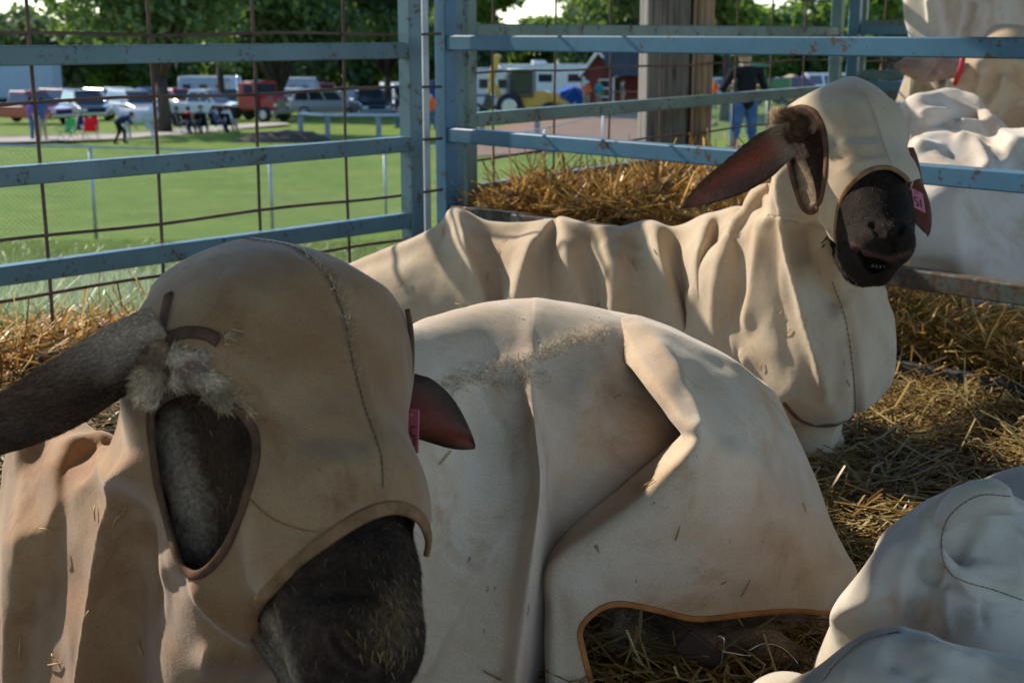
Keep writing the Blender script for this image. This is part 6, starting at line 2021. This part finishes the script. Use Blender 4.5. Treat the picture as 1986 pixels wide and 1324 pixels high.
def shed():
    # gable end faces the camera, long roof slope runs to the right
    p = place(1161, 86)
    o = empty('red_shed', tuple(p), 'small red wooden shed with white trim and dark blue roof', 'shed', None, R(-16))
    red = NT('red_boards'); wv = red.n('ShaderNodeTexWave'); wv.inputs['Scale'].default_value = 2.6; red.l(red.pos(), wv.inputs['Vector'])
    red.col(red.ramp(wv.outputs['Fac'], [(.05, (.04, .01, .01, 1)), (.2, (.20, .03, .03, 1)), (1, (.26, .045, .04, 1))])).rough(.8)
    W, L, hw, hr = 2.0, 4.6, 2.1, 3.45
    m = MB(); m.prism([(-W / 2, 0), (W / 2, 0), (W / 2, hw), (0, hr - .15), (-W / 2, hw)], 0, .12); m.build('gable_wall', red.m, o, False, False)
    m = MB(); m.box((W / 2 + L / 2 - .3, .05, .5), (L - .4, .1, 1.0)); m.build('counter_wall', red.m, o, False, False)
    m = MB(); m.box((W / 2 + L / 2, 1.9, 1.0), (L, .1, 2.0)); m.build('back_wall', red.m, o, False, False)
    m = MB(); m.box((W / 2 + L - .25, .95, .98), (.1, 1.8, 1.96)); m.build('side_wall', red.m, o, False, False)
    m = MB(); m.box((W / 2 + L / 2 - .3, -.1, 1.02), (L - .4, .5, .06)); m.build('counter', M_WTAN, o, False, False)
    rf = plain('roof_dark_blue', (.035, .05, .085, 1), .6, var=.3)
    m = MB(); m.add([(-.05, -.3, hr - .02), (W / 2 + L + .2, -.3 + .0, hr - .02), (W / 2 + L + .2, -.45, hw - .1), (W / 2 + .0, -.45, hw - .1), (W / 2 + L + .2, 2.2, hw), (-.05, 2.2, hr - .1)], [(0, 1, 2, 3), (0, 5, 4, 1)])
    m2 = MB(); m2.prism([(-W / 2 - .22, hw - .22), (0, hr), (W / 2 + .22, hw - .22), (W / 2 + .22, hw - .12), (0, hr + .12), (-W / 2 - .22, hw - .12)], -.3, 2.2); 
    m.build('roof_slope', rf, o, False, False).modifiers.new('thickness', 'SOLIDIFY').thickness = .06
    m2.build('roof_gable', rf, o, False, False)
    wt = P_['white']
    m = MB()
    m.bar((-W / 2 - .22, -.34, hw - .17), (0, -.34, hr + .05), .06, .17, .01); m.bar((0, -.34, hr + .05), (W / 2 + .22, -.34, hw - .17), .06, .17, .01); m.build('barge_board', wt, o, False, False)
    f = MB()
    for x in (-.36, .36): f.box((x + .35, -.02, 1.2), (.08, .06, 1.1))
    for z in (.68, 1.2, 1.72): f.box((.35, -.022, z), (.8, .06, .08))
    fr_ = f.build('window_frame', wt, o, False, False)
    m = MB(); m.box((.35, -.005, 1.2), (.66, .03, 1.0)); m.build('window_pane', M_GLASS, fr_, False, False)
    for x, t_ in ((W / 2 - .06, .07), (-W / 2 + .06, .07), (W / 2 + L - .3, .09)):
        m = MB(); m.box((x, -.02, .95), (.12, t_, 1.9)); m.build('corner_board', wt, o, False, False)
shed()
# blue tarpaulin tents
def tent(label, px, Y, mat, w=2.6, h=1.5, rz=0):
    o = empty('tent', tuple(place(px, Y)), label, 'tent', 'tents and covers far off', R(rz))
    m = MB(); m.prism([(-w / 2, .02), (-w * .42, h * .7), (0, h), (w * .42, h * .7), (w / 2, .02)], -1.2, 1.2); m.build('canopy_cover', mat, o, False, False)
    m = MB(); m.tube([(-w / 2, -1.25, 0), (0, -1.25, h + .02), (w / 2, -1.25, 0)], .03, 6); m.build('pole', M_GALV, o, True, False)
tent('blue tarpaulin cover on the grass left of the orange shirt', 1112, 90, CL['blue'], 2.6, 1.4)
tent('pale tan market tent far off beyond the man in black', 1535, 118, CL['khaki'], 3.6, 2.0)
tent('blue peaked tent beside the pale tan one', 1570, 121, CL['blue'], 3.0, 2.1)
tent('blue tent roof glimpsed between the corner posts', 845, 96, CL['blue'], 3.0, 2.4)
# green farm machine
def tractor():
    o = empty('tractor', tuple(place(1478, 92)), 'green tractor with yellow wheels standing beyond the man in black', 'tractor', None, R(10))
    m = MB(); m.box((.9, 0, 1.35), (2.0, .8, .8), 0, None, .12); m.build('bonnet', P_['green'], o, False, False)
    m = MB(); m.box((-.7, 0, 1.9), (1.3, 1.4, 1.2), 0, None, .1); m.build('cab', M_GLASS, o, False, False)
    m = MB(); m.box((-.7, 0, 2.6), (1.6, 1.6, .2), 0, None, .06); m.build('cab_roof', P_['green'], o, False, False)
    for x, r in ((-.9, .85), (1.5, .5)):
        for s in (-1, 1):
            m = MB(); m.tube([(x, s * .75, r), (x, s * 1.15, r)], r, 18); t = m.build('tyre', M_TYRE, o, True, False)
            m = MB(); m.tube([(x, s * 1.14, r), (x, s * 1.17, r)], r * .55, 14); m.build('rim', P_['yellow'], t, True, False)
tractor()

# ------------------------------------------------------------------ fences and rails
fo = empty('chain_link_fence', tuple(place(523, 18.9)), 'low grey chain link fence crossing the grass field', 'fence')
FP = [(-13.5, 13.0), (-10.6, 14.6), (-8.0, 15.9), (-5.38, 17.2), (-3.4, 18.9), (-2.04, 21.6), (-.7, 24.3), (.66, 27.0), (2.0, 29.7), (3.4, 32.4), (4.8, 35.1), (6.2, 37.8), (7.6, 40.5), (9.2, 43.5)]
FP3 = [np.array((x, y, float(gz(x, y)))) for x, y in FP]
for p in FP3:
    m = MB(); m.tube([p - (0, 0, .1), p + (0, 0, 1.2)], .024, 8); m.build('post', M_GALV, fo, True)
m = MB(); m.tube([p + (0, 0, 1.19) for p in FP3], .017, 6); m.build('top_rail', M_GALV, fo, True)
Vc, Fc = [], []
for a, b in zip(FP3[:-1], FP3[1:]):
    L = np.linalg.norm(b - a); n = int(L / .07)
    for k in range(-16, n):
        for sgn in (0, 1):
            t0, t1 = k * .07 / L, (k * .07 + 1.12) / L
            za, zb_ = (0.04, 1.16) if sgn == 0 else (1.16, 0.04)
            u0, u1 = max(t0, 0), min(t1, 1)
            if u1 <= u0: continue
            z0 = za + (zb_ - za) * (u0 - t0) / (t1 - t0); z1 = za + (zb_ - za) * (u1 - t0) / (t1 - t0)
            p0 = a + (b - a) * u0 + (0, 0, z0); p1 = a + (b - a) * u1 + (0, 0, z1)
            d = np.array((.0011, 0, .0011 if sgn else -.0011)); e = np.array((0, .0016, 0)); i0 = len(Vc)
            Vc += [p0 - d, p0 + d, p0 + e, p1 - d, p1 + d, p1 + e]; Fc += [(i0, i0 + 1, i0 + 4, i0 + 3), (i0 + 1, i0 + 2, i0 + 5, i0 + 4), (i0 + 2, i0, i0 + 3, i0 + 5)]
link_mesh('wire_netting', np.array(Vc), np.array(Fc), M_GALV, fo, False)
# round pipe rail
def rail_thing(label, pts, hz=1.0, r=.09):
    P3 = [place(px, Y) for px, Y in pts]
    o = empty('pipe_rail', tuple(P3[0]), label, 'rail', 'pipe rails at the field edge')
    m = MB(); m.tube([p + (0, 0, hz) for p in P3], r, 10); m.build('pipe', M_GALV, o, True)
    for p in P3:
        m = MB(); m.box((p[0], p[1], p[2] + hz / 2), (.2, .14, hz + .1), 0, None, .01); m.build('post', plain('post_grey', (.22, .24, .27, 1), .7), o)
rail_thing('grey pipe rail on square posts in front of the dark mound', [(584, 57), (636, 55), (735, 54), (800, 53)])
rail_thing('grey pipe rail on square posts below the digger', [(850, 50), (935, 48), (1042, 46)], .95)
# ------------------------------------------------------------------ paths and bare earth
def sheet(name, poly, mat, lift, sub=14):
    """poly in plan, laid on the ground"""
    P = spline(poly, 6, True)
    c = P.mean(0); V, F = [], []
    rings = [1 - k / sub for k in range(sub)]
    for s in rings:
        for p in P:
            q = c + (p - c) * s; V.append((q[0], q[1], float(gz(q[0], q[1])) + lift))
    n = len(P)
    for r in range(len(rings) - 1):
        for i in range(n):
            j = (i + 1) % n
            F.append((r * n + i, r * n + j, (r + 1) * n + j, (r + 1) * n + i))
    F.append(tuple((len(rings) - 1) * n + i for i in range(n)))
    o = link_mesh(name, np.array(V), F, mat)
    return tag(o, kind='structure')
def earth(n, a, b):
    m = NT(n); f = m.noise(1.4, 6, .7); m.col(m.ramp(f, [(.3, a), (.7, b)])).rough(.95); m.bump(m.noise(8, 5, .7), .6, .05); return m.m
M_DIRT = earth('bare_earth', (.13, .068, .04, 1), (.26, .15, .09, 1)); M_PATH = earth('gravel', (.26, .22, .17, 1), (.42, .37, .29, 1))
sheet('dirt_area', [place(p, y)[:2] for p, y in ((880, 44), (1000, 41), (1150, 41), (1240, 44), (1340, 52), (1380, 66), (1240, 78), (1080, 72), (930, 60))], M_DIRT, .07)
sheet('path', [place(p, y)[:2] for p, y in ((-250, 51), (90, 53), (300, 57), (470, 66), (560, 72), (520, 75), (400, 68), (280, 61), (60, 56.5), (-250, 54))], M_PATH, .06)
mp_ = [place(p, y) for p, y in ((480, 52), (545, 50), (610, 52))]
mv, mf = nets([ell(place(545, 53) + (0, 0, -.1), (2.0, 1.0, .48)), ell(place(575, 53) + (0, 0, -.1), (1.4, .9, .55)), ell(place(515, 53) + (0, 0, -.2), (1.2, .8, .5))], .08, .2)
mv = mv + vnormals(mv, mf) * (vnoise(mv, 3, 2) * .06)[:, None]
tag(link_mesh('earth_mound', mv, mf, earth('dark_earth', (.03, .02, .015, 1), (.09, .06, .04, 1))), 'low mound of dark earth between seated people and pipe rail', 'mound')

# ------------------------------------------------------------------ trees
def leaf_mat(n, a, b, c, tr=.4):
    m = NT(n); r = m.attr('rnd'); col = m.ramp(r, [(0, a), (.6, b), (1, c)])
    m.col(col).rough(.45); m.p.inputs['Specular IOR Level'].default_value = .4
    m.translucent(m.mix(.5, col, (.22, .34, .03, 1)), tr); return m.m
M_LEAF = leaf_mat('leaves_dark', (.032, .062, .028, 1), (.08, .135, .05, 1), (.16, .22, .09, 1), .45)
M_LEAF2 = leaf_mat('leaves_bright', (.05, .10, .018, 1), (.11, .19, .034, 1), (.2, .28, .07, 1), .5)
M_LEAF3 = leaf_mat('leaves_olive', (.06, .085, .04, 1), (.13, .16, .075, 1), (.2, .22, .12, 1), .4)
M_BARK = wood('bark', (.02, .016, .012, 1), (.075, .06, .048, 1), 14)
def tree(label, px, Y, H, crown, mat, n=9000, leaf=.34, tr=.22, name='tree', fork=None, seed=1, lean=(0, 0), nclump=34, group='trees over the parked vehicles'):
    """crown = (radius x, radius y, bottom height, droop); limbs reach the clumps"""
    g = np.random.default_rng(seed)
    rx, ry, zb, fill = crown
    o = empty(name, tuple(place(px, Y)), label, 'tree', group)
    zc, rz = (zb + H) / 2, (H - zb) / 2
    d = g.normal(size=(nclump, 3)); d /= np.linalg.norm(d, axis=1)[:, None]
    rad = g.random(nclump) ** .45
    C = d * rad[:, None] * np.array((rx, ry, rz)) * .86 + np.array((lean[0], lean[1], zc))
    cr = (.16 + .17 * g.random(nclump)) * min(rx, rz * 1.2) * fill
    m = MB(); ft = fork or zb * .9
    m.tube([(0, 0, -.2), (.05, 0, ft * .5), (lean[0] * .3, 0, ft)], [tr * 1.35, tr, tr * .85], 9)
    top = Vector((lean[0] * .3, 0, ft))
    for c in C[:: max(1, nclump // 16)]:
        e = Vector(c); mid = top.lerp(e, .5) + Vector((g.normal() * .2, g.normal() * .2, .3))
        m.tube([top, mid, e], [tr * .5, tr * .28, tr * .08], 6)
    m.build('trunk', M_BARK, o, True, False)
    k = g.choice(nclump, n, p=cr ** 2 / (cr ** 2).sum())
    q = g.normal(size=(n, 3)); q /= np.linalg.norm(q, axis=1)[:, None]
    P = C[k] + q * (cr[k] * g.random(n) ** .4)[:, None] * np.array((1.15, 1.15, .8))
    sz = leaf * .85 * (.4 + g.random(n))
    a = g.normal(size=(n, 3)); a /= np.linalg.norm(a, axis=1)[:, None]
    b = np.cross(a, g.normal(size=(n, 3))); b /= np.linalg.norm(b, axis=1)[:, None]
    V = np.stack((P - a * sz[:, None], P + b * sz[:, None] * .55, P + a * sz[:, None], P - b * sz[:, None] * .55), 1).reshape(-1, 3)
    F = np.arange(4 * n).reshape(-1, 4)
    link_mesh('crown', V, F, mat, o, False, False, {'rnd': np.repeat(np.clip(g.random(n) * .8 + .2 * g.random(nclump)[k], 0, 1), 4)})
    return o
tree('broad dark leafed tree with trunk behind the grey calf', 318, 62, 13, (5.2, 4.5, 2.7, 1.25), M_LEAF, 15000, .26, .30, seed=3, nclump=60)
tree('dark tree with low forked trunk between red lorry and side on car', 545, 84, 13, (5.6, 5, 2.6, 1.25), M_LEAF, 14000, .30, .30, fork=1.5, seed=5, nclump=60)
tree('dark tree with slim trunk above the white vehicles', 752, 92, 14, (5.0, 5, 2.9, 1.2), M_LEAF, 12000, .32, .26, seed=8, nclump=52)
tree('dark tree whose branches hang over the space between lorry and calf', 430, 94, 14, (5.5, 5, 3.6, 1.2), M_LEAF, 9000, .34, .26, seed=11, nclump=46)
tree('bright green tree with hanging leaves right of the corner posts', 905, 76, 12, (3.0, 3, 3.4, 1.1), M_LEAF2, 6000, .26, .2, seed=13, nclump=30)
tree('dark tree with low hanging branches over the red shed', 1300, 74, 13, (4.6, 4, 4.4, 1.2), M_LEAF, 9000, .26, .26, seed=17, nclump=44, lean=(-3.2, 0))
tree('bright green tree right beside the wooden post', 1405, 66, 11, (2.1, 3, 3.8, 1.1), M_LEAF2, 6000, .22, .2, seed=19, nclump=26)
tree('tree with thick dark trunk behind the standing sheep', 1717, 55, 12, (4.5, 4, 3.3, 1.1), M_LEAF2, 9000, .22, .42, seed=23, nclump=44)
tree('thin pale stemmed tree behind the short blue panel', 1708, 40, 7, (1.6, 1.6, 2.2, 1.0), M_LEAF2, 3000, .14, .07, seed=29, nclump=20, fork=1.9)
# the far wood: three kinds, each copied
far = [tree('pale olive tree of the far wood at the left edge', 10, 150, 10.4, (6.5, 5, 1.0, 1.35), M_LEAF3, 6000, .6, .3, 'far_tree', seed=31, group='trees of the far wood'),
       tree('dark green tree of the far wood, left of the horse trailer', 880, 165, 16, (7, 5, 1.0, 1.35), M_LEAF, 6000, .65, .3, 'far_tree', seed=37, group='trees of the far wood'),
       tree('mid green tree of the far wood behind the camper', 1075, 170, 11.0, (7, 5, 1.0, 1.35), M_LEAF2, 6000, .65, .3, 'far_tree', seed=41, group='trees of the far wood')]
SP = [(-110, 140, 1.0, 0, 'pale olive far tree beyond the left end of the box trailer'), (120, 158, 1.02, 0, 'pale olive far tree above the dark car'), (215, 165, 1.0, 2, 'mid green far tree above the silver cars'), (330, 160, 1.05, 1, 'dark far tree behind the trunk by the calf'),
      (470, 168, 1.1, 2, 'mid green far tree behind the red lorry'), (590, 165, 1.1, 0, 'pale olive far tree behind the forked trunk'), (700, 162, 1.05, 1, 'dark far tree behind the white pickup'), (800, 170, 1.1, 2, 'mid green far tree behind the teal corner post'),
      (985, 185, .72, 0, 'low pale olive far tree under the gap of sky'), (1180, 160, 1.0, 1, 'dark far tree behind the shed roof'), (1270, 165, 1.1, 2, 'mid green far tree hidden by the wooden post'), (1390, 160, 1.05, 0, 'pale olive far tree right of the wooden post'),
      (1480, 150, 1.0, 2, 'mid green far tree above the tractor'), (1560, 155, 1.0, 0, 'pale olive far tree above the market tents'), (1640, 150, 1.05, 1, 'dark far tree behind the tall blue post'), (1740, 155, 1.05, 2, 'mid green far tree behind the thick trunk'), (1850, 150, 1.05, 0, 'pale olive far tree behind the cream coated sheep'), (1960, 150, 1.1, 1, 'dark far tree in the upper right corner')]
for px, Y, s, kd, lb in SP:
    c = copy_tree(far[kd])
    c.location = tuple(place(px, Y)); c.scale = (s, s, s); c.rotation_euler = (0, 0, px * .37); c['label'] = lb

# the wood's undergrowth far behind: one mass of leaves down to the ground
n = 26000
xs_ = rng.uniform(-100, 95, n); ys_ = rng.uniform(178, 196, n)
top = 5.5 + 2.0 * vnoise(np.stack((xs_, ys_ * 0, ys_ * 0), 1), .12, 3) + 1.2 * vnoise(np.stack((xs_, ys_ * 0, ys_ * 0), 1), .5, 4)
P = np.stack((xs_, ys_, gz(xs_, ys_) + top * rng.random(n) ** .8), 1)
a = rng.normal(size=(n, 3)); a /= np.linalg.norm(a, axis=1)[:, None]; b = np.cross(a, rng.normal(size=(n, 3))); b /= np.linalg.norm(b, axis=1)[:, None]
sz = (.5 + .5 * rng.random(n))[:, None]
V_ = np.stack((P - a * sz, P + b * sz * .6, P + a * sz, P - b * sz * .6), 1).reshape(-1, 3)
tag(link_mesh('far_wood', V_, np.arange(4 * n).reshape(-1, 4), M_LEAF, None, False, True, {'rnd': np.repeat(rng.random(n), 4)}), 'dark undergrowth of the far wood behind all vehicles', 'wood', None, 'stuff')
